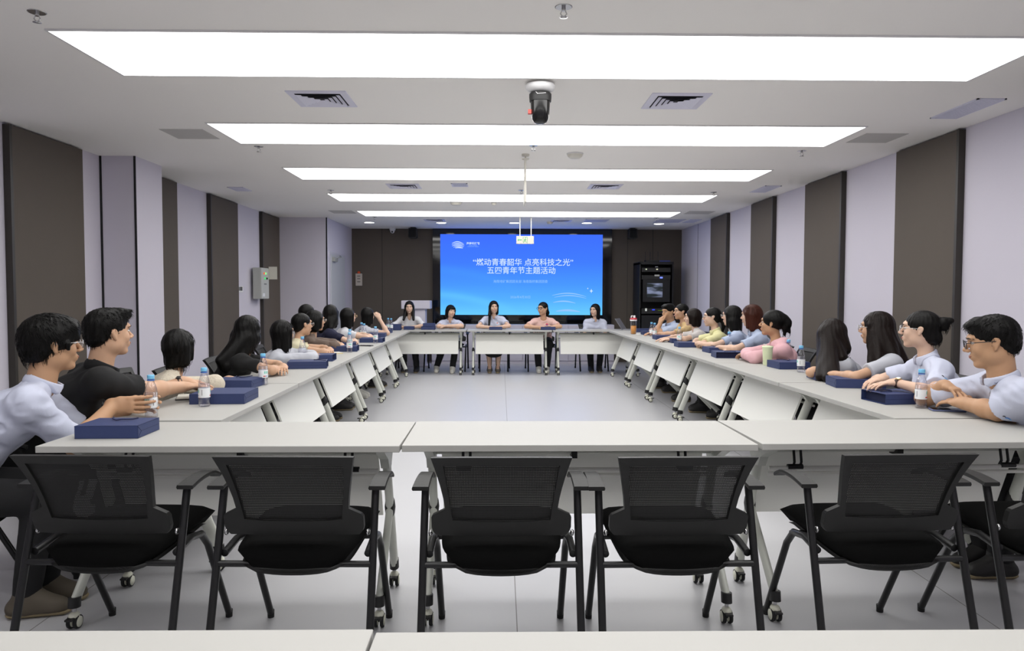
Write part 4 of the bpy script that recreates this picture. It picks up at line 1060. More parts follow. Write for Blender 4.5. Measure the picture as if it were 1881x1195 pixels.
    if kind == 'shirt' and vox < .009:
        pm_ = MB()
        for k in range(3):
            hit = march(tp, chest+Bs[:, 1]*.30+sp*(.06-k*.08), -Bs[:, 1], .008)
            if hit is not None: pm_.ball(tuple(hit-origin), .0048, 'white', 8)
        if pm_.v: pm_.build('shirt_button', topo)
    if emblem == 'sleeve':
        e1, cd = sl['L']; o_ = nrm(V3(-.1, -1, .25)-cd*float(V3(-.1, -1, .25)@cd)); hit = march(tp, e1-cd*.028+o_*.15, -o_, .009)
        if hit is not None:
            sd_ = np.cross(o_, cd); em_ = MB()
            for k, (m_, off, w_) in enumerate((('cap', -.010, .013), ('bluep', -.006, .010), ('blackp', .012, .006))):
                c_ = hit+cd*(.004-.003*k)+sd_*off*-1; em_.tube([tuple(c_-sd_*w_-origin), tuple(c_+cd*-.004-origin), tuple(c_+sd_*w_-origin)], .0022, m_, n=5)
            em_.build('emblem', topo)
    if emblem in ('chest', 'badge'):
        hit = march(tp, chest+Bs[:, 1]*.30+sp*.03-Bs[:, 0]*.062, -Bs[:, 1], .008)
        if hit is not None:
            if emblem == 'badge': MB().ball(tuple(hit-origin), (.013, .004, .011), mat('orange_badge', (214, 110, 60), .4), 10).build('badge', topo)
            else: MB().ball(tuple(hit-origin), (.022, .004, .020), mat('red_patch', (206, 60, 84), .6), 10).ball(tuple(hit+V3(.0, -.003, -.012)-origin), (.016, .004, .008), 'bluep', 10).build('chest_print', topo)
    # ---- trousers, skirt, shoes
    if pants == 'skirt':
        vs, F = net([cap(hip-up*.03, hip+f*.1, .115, .11, .05, rt, 1.5), cap(hip+f*.1, hip+f*.44-up*.04, .10, .095, .05, rt, 1.7), cap(hip+f*.44-up*.04, hip+f*.42-up*.20, .08, .075, .04, rt, 2.0)], .01)
        link_net('skirt', vs, F, CL['black'], root, origin)
        vs, F = net([cap(sh_list[i][0]+up*.30, sh_list[i][0], .050, .034, .02) for i in range(2)], .008)
        link_net('stockings', vs, F, CL['stock'], root, origin)
    else:
        vs, F = net([cap(hip-up*.03, hip+sp*.03, .108*sc, .104*sc, .05, rt, 1.5)]+tro_p, .010, disp=folds(seed+5, .002))
        link_net('trousers', vs, F, CL[pants], root, origin)
    for an, f_ in sh_list:
        h0 = an.copy(); h0[2] = .04
        vs, F = net([cap(h0-f_*.04, h0+f_*.13+up*-.008, .040, .032, .03, np.cross(f_, up), 1.12), cap(h0, an+up*.0, .042, .040, .03)]+([] if pants == 'skirt' else [cap(an-up*.005, h0+f_*.10, .045, .036, .03)]), .007, cuts=[(V3(0, 0, .018), -up), (an+up*.022, up)])
        so = link_net('shoe', vs, F, M_[shoes], root, origin)
        vs, F = net([cap(h0-f_*.045, h0+f_*.135-up*.008, .043, .036, .03, np.cross(f_, up), 1.12)], .007, cuts=[(V3(0, 0, .022), up), (V3(0, 0, .001), -up)])
        link_net('sole', vs, F, M_['sole' if shoes != 'shoe_w' else 'solew'], so, origin)
    # ---- hair
    Mx = B.T
    e = lambda c_, r_, k=.02: ell(L(*c_), np.array(r_)*s, k*s, Mx)
    c = lambda a_, b_, ra_, rb_, k=.02: cap(L(*a_), L(*b_), ra_*s, rb_*s, k*s)
    hps, hsb = hair_shapes(style, L, e, c, None, s, hopts)
    for a_, b_, r0, r1 in hairx:                      # extra locks: local start, world end
        hps.append(cap(L(*a_), V3(*b_), r0, r1, .025))
    hsb = [x for x in hsb]
    hv = max(.0045, vox*.9)
    def strands(X, Y, Z):
        x, y, z = X-f32(Hc[0]), Y-f32(Hc[1]), Z-f32(Hc[2])
        a = np.arctan2(y, x+f32(1e-6)); return f32(.0011)*np.sin(a*f32(23)+f32(2.5)*np.sin(z*f32(20)+f32(seed)))+f32(.0006)*np.sin(a*f32(61)+z*f32(30))
    vs, F = net(hps, hv, hsb, disp=strands if vox < .009 else None)
    if vox < .0082: vs, F = wisps(vs, F, Hc, B, seed, {'fluffy': .032, 'short': .018, 'tied': .035, 'bun': .035, 'pony': .035, 'curlypony': .04}.get(style, .055), 900 if style in ('fluffy', 'short') else 450, style in ('fluffy', 'short'), style in ('tied', 'bun', 'pony', 'curlypony'))
    link_net('hair', vs, F, HAIR[hair], root, origin)
    # ---- face
    def on_face(x, z, d=0.0):
        p = march(hp, L(x, .15, z), -B[:, 1], 0)
        return (p if p is not None else L(x, .085, z))+B[:, 1]*d-origin
    if look >= 0:
        for q in (-1, 1):
            eo = MB().ball(tuple(L(q*.031, .0738, .0105)-origin), (.0130*s, .0095*s, .0062*s), 'eye', 14, Matrix(B.tolist())).build('eye', root)
            MB().ball(tuple(L(q*.031+look*.003, .0806, .0105)-origin), (.0056*s, .0040*s, .0056*s), 'iris', 12, Matrix(B.tolist())).build('iris', eo)
            MB().tube([tuple(L(q*(.031+x), 0.0848-.55*abs(x+.0)*.35-(.004 if q*x > 0 else 0)-.0012*abs(x/.008), .0158+.0012*(1-abs(x)/.016)*2)-origin) for x in (-.015, -.007, 0, .007, .015)], .0011*s, 'brow', n=5).build('eyelid', root)
            MB().tube([tuple(on_face(q*x, z, .0003)) for x, z in ((.014, .030), (.026, .0335), (.040, .032), (.048, .027))], [.0018*s, .0028*s, .0025*s, .0012*s], 'brow', n=6).build('eyebrow', root)
        wm = 1.2 if smile else 1.0; up_ = .16 if smile else .03
        xs_ = [x_*wm for x_ in (-.023, -.015, -.007, 0, .007, .015, .023)]; rr_ = [.0010*s, .0024*s, .0032*s, .0030*s, .0032*s, .0024*s, .0010*s]
        lp = MB().tube([tuple(on_face(x, -.0490+up_*abs(x))) for x in xs_], rr_, 'lip_m' if male else 'lip', n=8)
        dz = .010 if smile else .0062
        lp.tube([tuple(on_face(x, -.0490+up_*abs(x)-dz*(1-(x/xs_[-1])**2))) for x in xs_], rr_, 'lip_m' if male else 'lip', n=8)
        lp.build('lips', root)
        if smile: MB().tube([tuple(on_face(x*.8, -.0490+up_*abs(x)*.9-dz*.5*(1-(x/xs_[-1])**2), -.0002)) for x in xs_], [.0005*s, .0024*s, .0036*s, .0040*s, .0036*s, .0024*s, .0005*s], 'teeth', n=8).build('teeth', root)
    if glasses:
        gm = {'dark': 'blackp', 'silver': 'chrome', 'gold': 'gold', 'clear': 'white'}[glasses]; g = MB()
        th = .0014 if glasses != 'dark' else .0018
        for q in (-1, 1):
            pts = [tuple(L(q*.034+.0235*math.cos(a)*1.0, .1045-abs(math.cos(a)*.0235*q+.034)*.12+.004, .006+.0185*math.sin(a))-origin) for a in [2*PI*i/18 for i in range(19)]]
            g.tube(pts, th*s, gm, n=6, caps=False)
            g.tube([tuple(L(*p)-origin) for p in ((q*.057, .100, .013), (q*.073, .085, .014), (q*.078, .03, .012), (q*.079, -.008, .010))], th*s, gm, n=6)
        g.tube([tuple(L(*p)-origin) for p in ((-.0105, .1045, .009), (0, .108, .012), (.0105, .1045, .009))], th*s, gm, n=6)
        go = g.build('glasses', root)
        for q in (-1, 1):
            ctr = L(q*.034, .1045, .006)-origin
            MB().raw([tuple(ctr)]+[tuple(L(q*.034+.0228*math.cos(a), .1045-abs(math.cos(a)*.0235*q+.034)*.12+.004, .006+.018*math.sin(a))-origin) for a in [2*PI*i/18 for i in range(18)]], [(0, 1+i, 1+(i+1) % 18) for i in range(18)], 'lens', True).build('lens', go)
    if watch:
        q, kind_ = watch; a, E, Wq = arms[q]; ax = nrm(Wq-E); ctr = Wq-ax*.02
        MM = Vector(ax).to_track_quat('Z', 'Y').to_matrix().to_4x4(); MM.translation = Vector(ctr-origin)
        wo = MB().lathe([(rw+.004, -.010), (rw+.006, -.010), (rw+.006, .010), (rw+.004, .010)], 'blk' if kind_ == 'band' else 'leather', n=24, M=MM, capb=False, capt=False).build('wristwatch', root)
        up2 = nrm(V3(0, -.5, 1)-ax*float(V3(0, -.5, 1)@ax)); MM2 = Vector(up2).to_track_quat('Z', 'Y').to_matrix().to_4x4(); MM2.translation = Vector(ctr+up2*(rw+.004)-origin)
        if kind_ == 'band': MB().box((-.012, -.012, 0), (.012, .012, .006), 'blk', .003, M=MM2).build('watch_face', wo)
        else:
            MB().lathe([(.015, 0), (.0155, .005), (.013, .006)], 'gold', n=20, M=MM2).build('watch_case', wo)
            MB().lathe([(.0, .0062), (.012, .0062)], 'label', n=20, M=MM2, capb=False, capt=False).build('watch_dial', wo)
    if seat is True: seat_at(hip[0]+f[0]*-.03, hip[1]+f[1]*-.03, torso, who or 'the '+label)
    PEOPLE.append(root)
    return root, L, B, arms, N, Bs

# ---------------------------------------------------------------- the people
def rest(head, tdeg, fwd=.30, spread=.07, z=T+.035, shift=0.0):
    f = V3(math.cos(R(tdeg)), math.sin(R(tdeg)), 0); r = V3(f[1], -f[0], 0); h = V3(head[0], head[1], 0)
    a = h+f*fwd-r*spread+r*shift; b = h+f*(fwd-.03)+r*spread+r*shift; a[2] = b[2] = z
    da = f*.45+r*.9; db = f*.45-r*.9
    return dict(wl=tuple(a), wr=tuple(b), dl=tuple(da+V3(0, 0, -.06)), dr=tuple(db+V3(0, 0, .02)))
def fold(head, tdeg, fwd=.24, shift=0.0, z=T+.035):
    """forearms crossed on the table"""
    f = V3(math.cos(R(tdeg)), math.sin(R(tdeg)), 0); r = V3(f[1], -f[0], 0); h = V3(head[0], head[1], 0)
    a = h+f*fwd+r*(.03+shift); b = h+f*(fwd-.06)+r*(-.03+shift); a[2] = z+.022; b[2] = z
    return dict(wl=tuple(a), wr=tuple(b), dl=tuple(r*1.0+f*.15+V3(0, 0, -.08)), dr=tuple(-r*1.0+f*.25))
# left row, from the camera to the screen
person('person in a pale short-sleeved shirt and glasses holding a bottle at the front left corner', (-1.95, 3.19, 1.105), 42, 0, 0, 12, 28, hip=(-2.30, 2.98), male=True, skin='b', hair='k', style='fluffy', top='white', kind='shirt', sleeve=.80,
       wl=(-1.765, 3.53, .800), wr=(-1.795, 3.385, .815), dl=(1, -.22, .02), dr=(1, .0, -.02), nl=(0, -1, 0), nr=(0, 1, 0), curl=(.34, .40), shoes='shoe_g', vox=.0055, glasses='silver', size=1.03, seed=3, who='the person holding a bottle at the front left corner', thumb=.6)
person('person in a black polo shirt with short spiky hair reaching over a gift bag', (-1.925, 3.60, 1.135), 52, 2, 0, 22, 40, hip=(-2.31, 3.52), male=True, skin='a', hair='k', style='short', hopts={'spiky': 1}, top='black', kind='shirt', sleeve=.72,
       wl=(-1.76, 4.05, .845), wr=(-1.72, 3.97, .825), dl=(.75, .6, -.10), dr=(.8, .55, .02), vox=.006, size=1.02, seed=4, watch=('L', 'band'), who='the person in the black polo shirt')
h = (-1.95, 4.441, 1.005)
person('person with a rounded black bob in a beige lace top, seen from behind', h, 74, 2, 0, 10, 20, style='bob', top='lace', kind='tee', sleeve=1.2, vox=.007, seed=5, look=-1, wl=(-1.76, 4.72, T+.035), wr=(-1.81, 4.58, T+.035), dl=(.6, -.2, 0), dr=(.9, .4, 0), who='the person in the beige lace top')
h = (-1.86, 5.378, 1.060)
person('person with very long wavy black hair in a black T-shirt leaning on the table', h, 72, -4, 6, 8, 20, skin='a', style='long', top='black', kind='tee', sleeve=.60, vox=.0068, seed=6, look=-1, **fold(h, 8, .26, .05), who='the person with long wavy hair in black',
       hairx=(((0, -.06, -.08), (-1.96, 5.22, .82), .080, .06), ((.03, -.06, -.05), (-1.99, 5.18, .86), .06, .035), ((-.04, -.05, -.05), (-1.95, 5.36, .86), .06, .04), ((.06, .0, -.05), (-1.87, 5.24, .86), .05, .025)))
h = (-1.85, 6.207, .998)
person('person in a grey-white long-sleeved shirt with tied black hair', h, 58, 0, 0, 10, 22, style='lob', top='grey', kind='shirt', sleeve=1.86, vox=.008, seed=7, look=0, wl=(-1.66, 6.55, T+.04), wr=(-1.63, 6.36, T+.045), dl=(.6, -.6, 0), dr=(.8, .6, 0), who='the person in the grey-white long-sleeved shirt')
h = (-1.90, 6.986, 1.038)
person('person in a cream cap-sleeved top with glasses, elbow on the table', h, 44, 0, 0, 8, 18, skin='a', style='tied', top='cream', kind='tee', sleeve=.45, vox=.008, seed=8, glasses='silver', **fold(h, 8, .26, .0), who='the person in the cream top')
h = (-1.94, 7.651, 1.050)
person('person in a sheer brown jacket with glasses, arms folded on the table', h, 44, 0, 0, 8, 18, skin='a', style='bob', top='brown', kind='tee', sleeve=1.35, vox=.0085, seed=9, glasses='silver', **fold(h, 8, .26, .0), who='the person in the sheer brown jacket')
h = (-2.10, 7.93, 1.112)
person('person mostly hidden, only dark hair showing behind the brown jacket', h, 60, 0, 0, 20, style='tied', top='warm', kind='tee', sleeve=.5, vox=.010, seed=10, look=-1, hip=(-2.45, 8.05), wl=(-2.0, 8.12, .66), wr=(-2.05, 7.95, .66), who='the mostly hidden person of the left row')
h = (-1.95, 8.387, 1.098)
person('person in a navy T-shirt with long straight black hair, seen from behind', h, 80, 0, 0, 10, 30, skin='c', style='long', top='navy', kind='tee', sleeve=.6, vox=.0085, seed=11, look=-1, **fold(h, 8, .27, .05), hairx=(((0, -.06, -.08), (-2.02, 8.30, .93), .075, .055), ((.045, -.04, -.05), (-1.93, 8.27, .95), .05, .035), ((-.045, -.04, -.05), (-2.03, 8.40, .95), .05, .035)), who='the person in the navy T-shirt')
h = (-1.95, 9.341, 1.045)
person('person in a white top with shoulder-length hair and glasses on the left row', h, 46, 0, 0, 8, 20, skin='c', style='lob', top='pure', kind='tee', sleeve=.55, vox=.009, seed=12, glasses='gold', **fold(h, 8, .27, .0), shoes='shoe_w', who='the person in the white top and glasses on the left')
h = (-1.90, 10.441, 1.030)
person('person in a pale grey tee resting her cheek on a raised fist', h, 52, -3, 0, 5, 15, skin='c', style='long', top='grey', kind='tee', sleeve=.6, vox=.009, seed=13, wl=(-1.72, 10.62, T+.035), wr=(-1.72, 10.34, .985), er=(-1.60, 10.30, .785), dr=(-.25, .1, 1), nr=(-.5, .8, 0), curl=(.3, .9), look=0, who='the person resting a cheek on a fist')
# the far row, facing the camera
def far(label, x, z, hy, style, top, kind, seed, who, y=12.52, **k):
    h = (x, y, z); kw = dict(vox=.009, look=k.pop('look', 0), skin=k.pop('skin', 'c'), smile=k.pop('smile', True)); a = k.pop('arms', None)
    pose = a if a else (fold(h, -90, .22, .0) if k.pop('crossed', False) else rest(h, -90, .26, .055))
    kw.update(pose); kw.update(k)
    return person(label, h, hy, kw.pop('pitch', 0), kw.pop('roll', 0), -90, kw.pop('sh', -90), style=style, top=top, kind=kind, seed=seed, who=who, **kw)
far('person smiling in a loose white blouse, long black hair, before the podium', -1.57, 1.105, -86, 'long', 'pure', 'vneck', 21, 'the smiling person in the white blouse', sleeve=.95,
    hairx=(((.062, .01, -.06), (-1.655, 12.41, .90), .034, .02), ((-.062, .01, -.06), (-1.485, 12.41, .90), .034, .02)), feet=((.34, -.04), (.30, 0)))
far('person with a short black bob laughing toward the right, arms crossed on the far table', -.86, 1.040, -62, 'bob', 'white', 'shirt', 22, 'the laughing person with the short bob', sleeve=.62, crossed=True, roll=-6, hopts={'fringe': 1}, shoes='shoe_w', feet=((.42, .05), (.30, .15)))
far('person with a long ponytail over one shoulder smiling beneath the screen date', -.12, 1.112, -82, 'half', 'white', 'shirt', 23, 'the person with the ponytail over one shoulder', sleeve=.62, pants='skirt', shoes='shoe_g', emblem='badge', hairx=(((.066, .0, -.04), (-.195, 12.415, .98), .028, .026), ((.072, .01, -.12), (-.20, 12.40, .80), .026, .018)))
far('person in a peach-pink T-shirt with glasses and a white hair clip', .72, 1.088, -128, 'pony', 'peach', 'tee', 24, 'the person in the peach-pink T-shirt', sleeve=.72, glasses='dark', size=1.06, shoes='shoe_w', smile=False, skin='a', emblem='chest')
far('person in a pale blue shirt looking left, at the right of the far row', 1.63, 1.062, -128, 'lob', 'white', 'shirt', 25, 'the person in pale blue looking left', y=12.6, sleeve=.62, smile=False,
    arms=dict(wl=(1.66, 12.44, .675), wr=(1.57, 12.42, .675), dl=(-.9, -.3, 0), dr=(.9, -.3, 0)))
# right row, from the screen to the camera
h = (2.40, 10.38, 1.085)
person('person in a pale blue shirt resting the chin on a fist before the rack', h, 206, -4, 0, 180, 190, male=True, skin='b', style='short', top='ltblue', kind='shirt', sleeve=.66, vox=.009, seed=31, wl=(2.265, 10.30, .925), el=(2.19, 10.28, .785), dl=(.12, .15, 1), nl=(.8, .5, 0), curl=(1.0, .3), wr=(2.2, 10.5, T+.035), dr=(-.8, -.4, 0), who='the person resting the chin on a fist')
h = (2.46, 9.90, 1.100)
person('person in a tan top with pinned-up hair smiling on the right row', h, 186, 2, 0, 180, 186, skin='a', style='tied', top='tan', kind='vneck', sleeve=.8, vox=.009, seed=32, smile=True, **fold(h, 180, .28, 0), who='the person in the tan top')
h = (2.40, 9.076, 1.050)
person('person in a white T-shirt with a dark shoulder-length bob on the right row', h, 158, 0, 0, 178, 172, skin='c', style='bob', hair='d', top='warm', kind='tee', sleeve=.62, vox=.0085, seed=33, wl=(2.10, 8.98, T+.035), wr=(2.08, 9.12, T+.035), dl=(-1, .1, 0), dr=(-1, -.1, 0), who='the person in the white T-shirt with a bob')
h = (2.40, 8.231, 1.078)
person('person in a pale yellow shirt with glasses and a low ponytail', h, 168, 0, 0, 176, 168, skin='c', style='pony', hair='k', top='yellow', kind='shirt', sleeve=.8, vox=.0085, seed=34, glasses='silver', **rest(h, 176, .22, .05), who='the person in the pale yellow shirt')
h = (2.48, 7.788, 1.105)
person('person with straight long black hair in a light grey-blue tee, forearms crossed', h, 142, -2, 0, 172, 160, skin='c', style='long', top='ltblue', kind='tee', sleeve=.62, vox=.0085, seed=35, glasses='silver', **fold(h, 176, .30, -.03), hairx=(((-.05, -.04, -.06), (2.50, 7.70, .93), .055, .04), ((.04, -.05, -.06), (2.56, 7.78, .95), .055, .035)), who='the person with long hair in light grey-blue')
h = (2.52, 7.291, 1.122)
person('person with auburn hair in a light blue collared shirt', h, 142, -4, 0, 178, 172, skin='c', style='lob', hair='r', top='ltblue', kind='shirt', sleeve=.7, vox=.008, seed=36, **fold(h, 178, .30, 0), who='the person with auburn hair')
h = (2.40, 6.402, 1.078)
person('person in a pink hoodie with a curly high ponytail', h, 150, 3, 0, 180, 172, skin='b', style='curlypony', top='pink', kind='hoodie', sleeve=1.88, vox=.0075, seed=37, **fold(h, 180, .22, .02), size=1.03, who='the person in the pink hoodie')
h = (2.36, 5.15, 1.045)
person('person in a pale shirt whose long dark hair falls forward and hides the face', h, 118, -24, 0, 178, 168, hair='d', style='long', top='grey', kind='shirt', sleeve=.66, vox=.007, seed=38, look=-1, **fold(h, 178, .06, .0), collar_=False, emblem='sleeve', who='the person whose hair hides the face',
       hairx=(((-.045, .02, -.04), (2.205, 4.86, .775), .062, .034), ((-.055, .0, .0), (2.25, 4.86, .79), .066, .038), ((-.02, .05, -.02), (2.18, 4.92, .775), .055, .03), ((-.055, -.02, .02), (2.36, 4.99, .90), .06, .04)))
h = (2.49, 4.787, 1.110)
person('person with long straight dark brown hair and thin glasses in a pale shirt', h, 139, 0, 0, 178, 166, hair='d', skin='a', style='long', top='grey', kind='shirt', sleeve=.66, vox=.0065, seed=39, glasses='silver', **fold(h, 178, .26, .0), who='the person with long dark brown hair and glasses',
       hairx=(((-.055, -.02, -.04), (2.44, 4.64, .86), .05, .028), ((-.06, .0, -.08), (2.385, 4.66, .79), .036, .014), ((.0, -.07, -.05), (2.62, 4.68, .90), .06, .035), ((.02, -.07, -.06), (2.66, 4.74, .86), .055, .03), ((-.03, -.06, -.05), (2.54, 4.65, .92), .06, .04)))
h = (2.40, 4.126, 1.132)
person('person in a pale blue shirt with hair bun and glasses, hands on a bag', h, 146, 2, 0, 176, 168, hair='k', skin='c', style='bun', top='white', kind='shirt', sleeve=.72, vox=.0058, seed=40, glasses='silver',
       wl=(2.19, 3.99, .848), wr=(2.215, 4.17, .850), dl=(-1, .22, -.10), dr=(-1, -.22, -.12), curl=(.30, .34), watch=('L', 'gold'), emblem='sleeve', who='the person with a hair bun', thumb=.5)
h = (2.275, 3.33, 1.112)
person('person in a pale short-sleeved shirt and dark glasses, hands clasped, at the front right corner', h, 152, -9, 0, 180, 166, hip=(2.72, 3.42), male=True, skin='b', hair='k', style='short', top='white', kind='shirt', sleeve=.78, vox=.0055, seed=41, glasses='dark', size=1.04,
       wl=(2.265, 3.515, .805), el=(2.30, 3.315, .795), wr=(2.265, 3.655, .872), er=(2.235, 3.79, .790), dl=(-.12, 1, .0), dr=(.16, -1, -.16), nl=(.2, 0, -1), nr=(-.1, 0, -1), curl=(.25, .5), emblem='sleeve', who='the person with dark glasses at the front right corner')

# ---------------------------------------------------------------- bags
for (l, x, y, deg, L_, W_, h_, c_) in (
    ('navy gift bag lying on the front left table corner beside the elbow', -1.597, 3.045, 2, .20, .25, .052, True),
    ('navy gift bag lying under the hands of the person in the black polo shirt', -1.515, 4.005, 3, .27, .285, .055, False),
    ('navy gift bag just behind the one under the black polo person\'s hands', -1.66, 4.62, -3, .22, .25, .052, True),
    ('navy gift bag in front of the long-haired person in black, cord on top', -1.54, 5.83, -80, .30, .22, .056, True),
    ('navy gift bag beside the clear drinking glass', -1.60, 6.46, -86, .25, .22, .056, False),
    ('navy gift bag with open end near the two bottles at the left row middle', -1.61, 7.55, -84, .26, .23, .056, True),
    ('navy gift bag behind the open-ended one at the left row middle', -1.75, 8.2, -84, .26, .22, .05, True),
    ('navy gift bag beside the single bottle further down the left row', -1.58, 8.97, -88, .28, .24, .052, True),
    ('navy gift bag in front of the white-topped person on the left row', -1.86, 9.72, 0, .25, .2, .05, False),
    ('navy gift bag behind the single bottle on the left row', -1.71, 10.1, 4, .26, .23, .052, False),
    ('navy gift bag in front of the cheek-resting person\'s elbow', -1.80, 11.1, 0, .24, .27, .05, True),
    ('navy gift bag at the far left corner behind two bottles', -1.78, 12.05, 3, .24, .26, .095, False),
    ('small navy gift bag at the far left table seam', -1.53, 12.18, 0, .2, .16, .055, False),
    ('navy gift bag, lower of the two stacked on the far table', -1.21, 12.2, 0, .22, .225, .055, False),
    ('navy gift bag lying before the person with the ponytail over one shoulder', -.085, 12.15, 0, .18, .215, .048, False),
    ('navy gift bag lying before the person in the peach-pink T-shirt', .79, 12.15, 0, .18, .24, .048, True),
    ('navy gift bag farthest along the right row, behind the orange drink', 2.25, 11.5, 0, .24, .25, .05, False),
    ('navy gift bag just in front of the farthest one on the right row', 2.215, 10.72, 0, .24, .25, .055, True),
    ('navy gift bag beside the pair of bottles on the right row', 2.15, 9.58, 3, .22, .24, .055, False),
    ('navy gift bag behind the bottle near the white T-shirt person', 2.23, 8.93, 0, .22, .29, .055, True),
    ('navy gift bag on the table edge before the yellow-shirted person', 2.13, 8.20, 0, .22, .285, .055, False),
    ('navy gift bag before the crossed forearms in light grey-blue', 2.24, 7.42, 4, .22, .28, .055, True),
    ('navy gift bag with a dark open end next to the pink hoodie', 2.14, 6.82, 176, .22, .26, .056, True),
    ('navy gift bag between the pale green cup and the clear bottle', 2.32, 5.82, 3, .24, .25, .056, True)):
    make_bag(l, x, y, deg, L_, W_, h_, c_, wob=x*3+y)
make_bag('navy gift bag, upper of the two stacked on the far table', -1.20, 12.2, 4, .20, .20, .05, False, z=T+.0555)
make_bag('navy gift bag with a cord, front one of the pair before two long-haired people', 2.285, 4.64, -8, .22, .30, .056, True, wob=2)
b = make_bag('navy gift bag with its flap raised, rear one of the pair on the right', 2.335, 5.03, -6, .22, .32, .056, False)
MB().raw([(-.05, -.02, .057), (.16, -.05, .057), (.14, .09, .095), (-.01, .10, .10), (-.05, -.02, .0585), (.16, -.05, .0585), (.14, .09, .0965), (-.01, .10, .1015)], [(0, 1, 2, 3), (4, 5, 6, 7), (0, 1, 5, 4), (1, 2, 6, 5), (2, 3, 7, 6), (3, 0, 4, 7)], 'bag').build('flap', b)
make_bag('navy gift bag under the hands of the person with a hair bun, mouth open', 2.165, 3.965, 96, .235, .22, .056, True, wob=1)

# ---------------------------------------------------------------- bottles
def make_bottle(label, x, y, z=T, fill=.12, hand=False):
    t = thing('water_bottle', label, 'bottle', (x, y, z+.0005), R(random.uniform(0, 360)) if not hand else 0, 'small clear water bottles with light blue caps')
    MB().lathe([(.022, 0), (.0275, .003), (.029, .012), (.0285, .03), (.029, .04), (.0285, .05), (.029, .10), (.0285, .118), (.026, .135), (.020, .155), (.0145, .170), (.013, .178), (.013, .186)], 'pet', n=28, capt=False).build('bottle_body', t)
    MB().lathe([(.0, .002), (.026, .003), (.0275, .012), (.0275, fill), (0, fill)], 'water', n=24).build('water', t)
    MB().lathe([(.0155, .184), (.0158, .186), (.0158, .200), (.0145, .2025), (0, .2025)], 'cap', n=24).lathe([(.0165, .176), (.0165, .181)], 'bluep', n=24).build('cap', t)
    pr = MB().lathe([(.0294, .048), (.0297, .05), (.0297, .096), (.0294, .098)], 'label', n=28, capb=False, capt=False)
    def patch(a0, a1, z0, z1, m):
        n = 6; vs = []
        for i in range(n+1):
            a = a0+(a1-a0)*i/n
            for zz in (z0, z1): vs.append((.0300*math.cos(a), .0300*math.sin(a), zz))
        pr.raw(vs, [(2*i, 2*i+2, 2*i+3, 2*i+1) for i in range(n)], m)
    for k in range(2):
        o = k*PI
        for q in range(3): patch(o-2.0+q*.35, o-1.75+q*.35, .074, .090, 'teal')
        patch(o-2.2, o-1.7, .055, .061, 'redp'); patch(o-1.65, o-1.2, .056, .060, 'bluep'); patch(o-.5, o-.42, .06, .09, 'blackp')
    pr.build('bottle_label', t)
    return t
bt = make_bottle('small water bottle held between the hands of the person at the front left corner', -1.655, 3.455, hand=True)
bt.rotation_euler = (0, 0, R(-20))
for l, x, y in (('small water bottle standing in front of the black polo person\'s gift bag', -1.545, 3.80), ('small water bottle standing beside the long-haired person in black', -1.535, 4.71), ('small water bottle before the grey-white sleeve, half hidden behind the glass', -1.80, 6.62),
                ('front one of two water bottles by the open-ended bag on the left row', -1.53, 7.37), ('rear one of two water bottles by the open-ended bag on the left row', -1.66, 8.02), ('left bottle of the pair further down the left row', -1.90, 9.95),
                ('right bottle of the pair further down the left row', -1.80, 9.6), ('single water bottle standing before a gift bag further down the left row', -1.50, 8.72), ('left bottle of the pair at the far left corner of the square', -1.83, 11.84), ('right bottle of the pair at the far left corner of the square', -1.76, 11.7),
                ('left bottle of the pair on the right row near the orange drink', 2.125, 10.22), ('right bottle of the pair on the right row near the orange drink', 2.115, 9.96), ('water bottle standing before the white T-shirt person on the right row', 2.16, 8.76),
                ('water bottle beside the long-haired person in light grey-blue', 2.40, 7.60), ('water bottle before the pink hoodie, behind a gift bag', 2.49, 6.25), ('clear water bottle right of the gift bag near the pink hoodie', 2.29, 5.50), ('water bottle beside the phone at the front right', 2.19, 3.74)):
    if y < 9: n = dup(bt, (x, y, T+.0005), R(random.uniform(0, 360)), l)
    else: n = dup(bt, (x, y, T+.0005), R(random.uniform(0, 360)), l)

# ---------------------------------------------------------------- other things on the tables
t = thing('tumbler', 'pale green fluted cup with a lid and straw before the pink hoodie', 'cup', (2.235, 6.05, T+.0005))
pg = mat('pale_green_plastic', (214, 222, 184), .5)
b = MB().lathe([(.034, 0), (.036, .004), (.042, .14), (.043, .148)], pg, n=12); b.build('cup_body', t)
MB().lathe([(.045, .146), (.046, .150), (.044, .160), (.02, .163), (0, .163)], pg, n=20).build('lid', t)
MB().tube([(-.01, 0, .16), (-.012, 0, .172), (-.035, 0, .176)], .004, 'white', n=8).build('straw', t)
t = thing('drink_bottle', 'tall drink bottle of orange tea with a red and white lid', 'cup', (1.985, 10.85, T+.0005))
MB().lathe([(.038, 0), (.042, .004), (.047, .20)], 'pet', n=24, capt=False).build('bottle_body', t)
MB().lathe([(0, .004), (.040, .005), (.0435, .125), (0, .125)], mat('orange_drink', (222, 150, 52), .3), n=24).build('drink', t)
MB().lathe([(.051, .198), (.052, .202), (.052, .216), (.05, .218)], 'white', n=24).lathe([(.052, .218), (.053, .222), (.053, .236), (.03, .244), (0, .244)], mat('red_lid', (186, 36, 52), .4), n=24).build('lid', t)
MB().lathe([(.016, .24), (.016, .275), (.01, .28), (0, .28)], 'white', n=14, c=(.012, 0, 0)).tube([(-.034, 0, .24), (-.034, 0, .268), (-.02, 0, .274), (-.01, 0, .262)], .008, 'white', n=8).build('spout', t)
t = thing('laptop', 'open silver laptop seen from its back at the far right corner', 'laptop', (2.17, 12.12, T+.0005), R(66))
MB().box((-.155, -.11, 0), (.155, .11, .014), 'silver', .004).build('base', t)
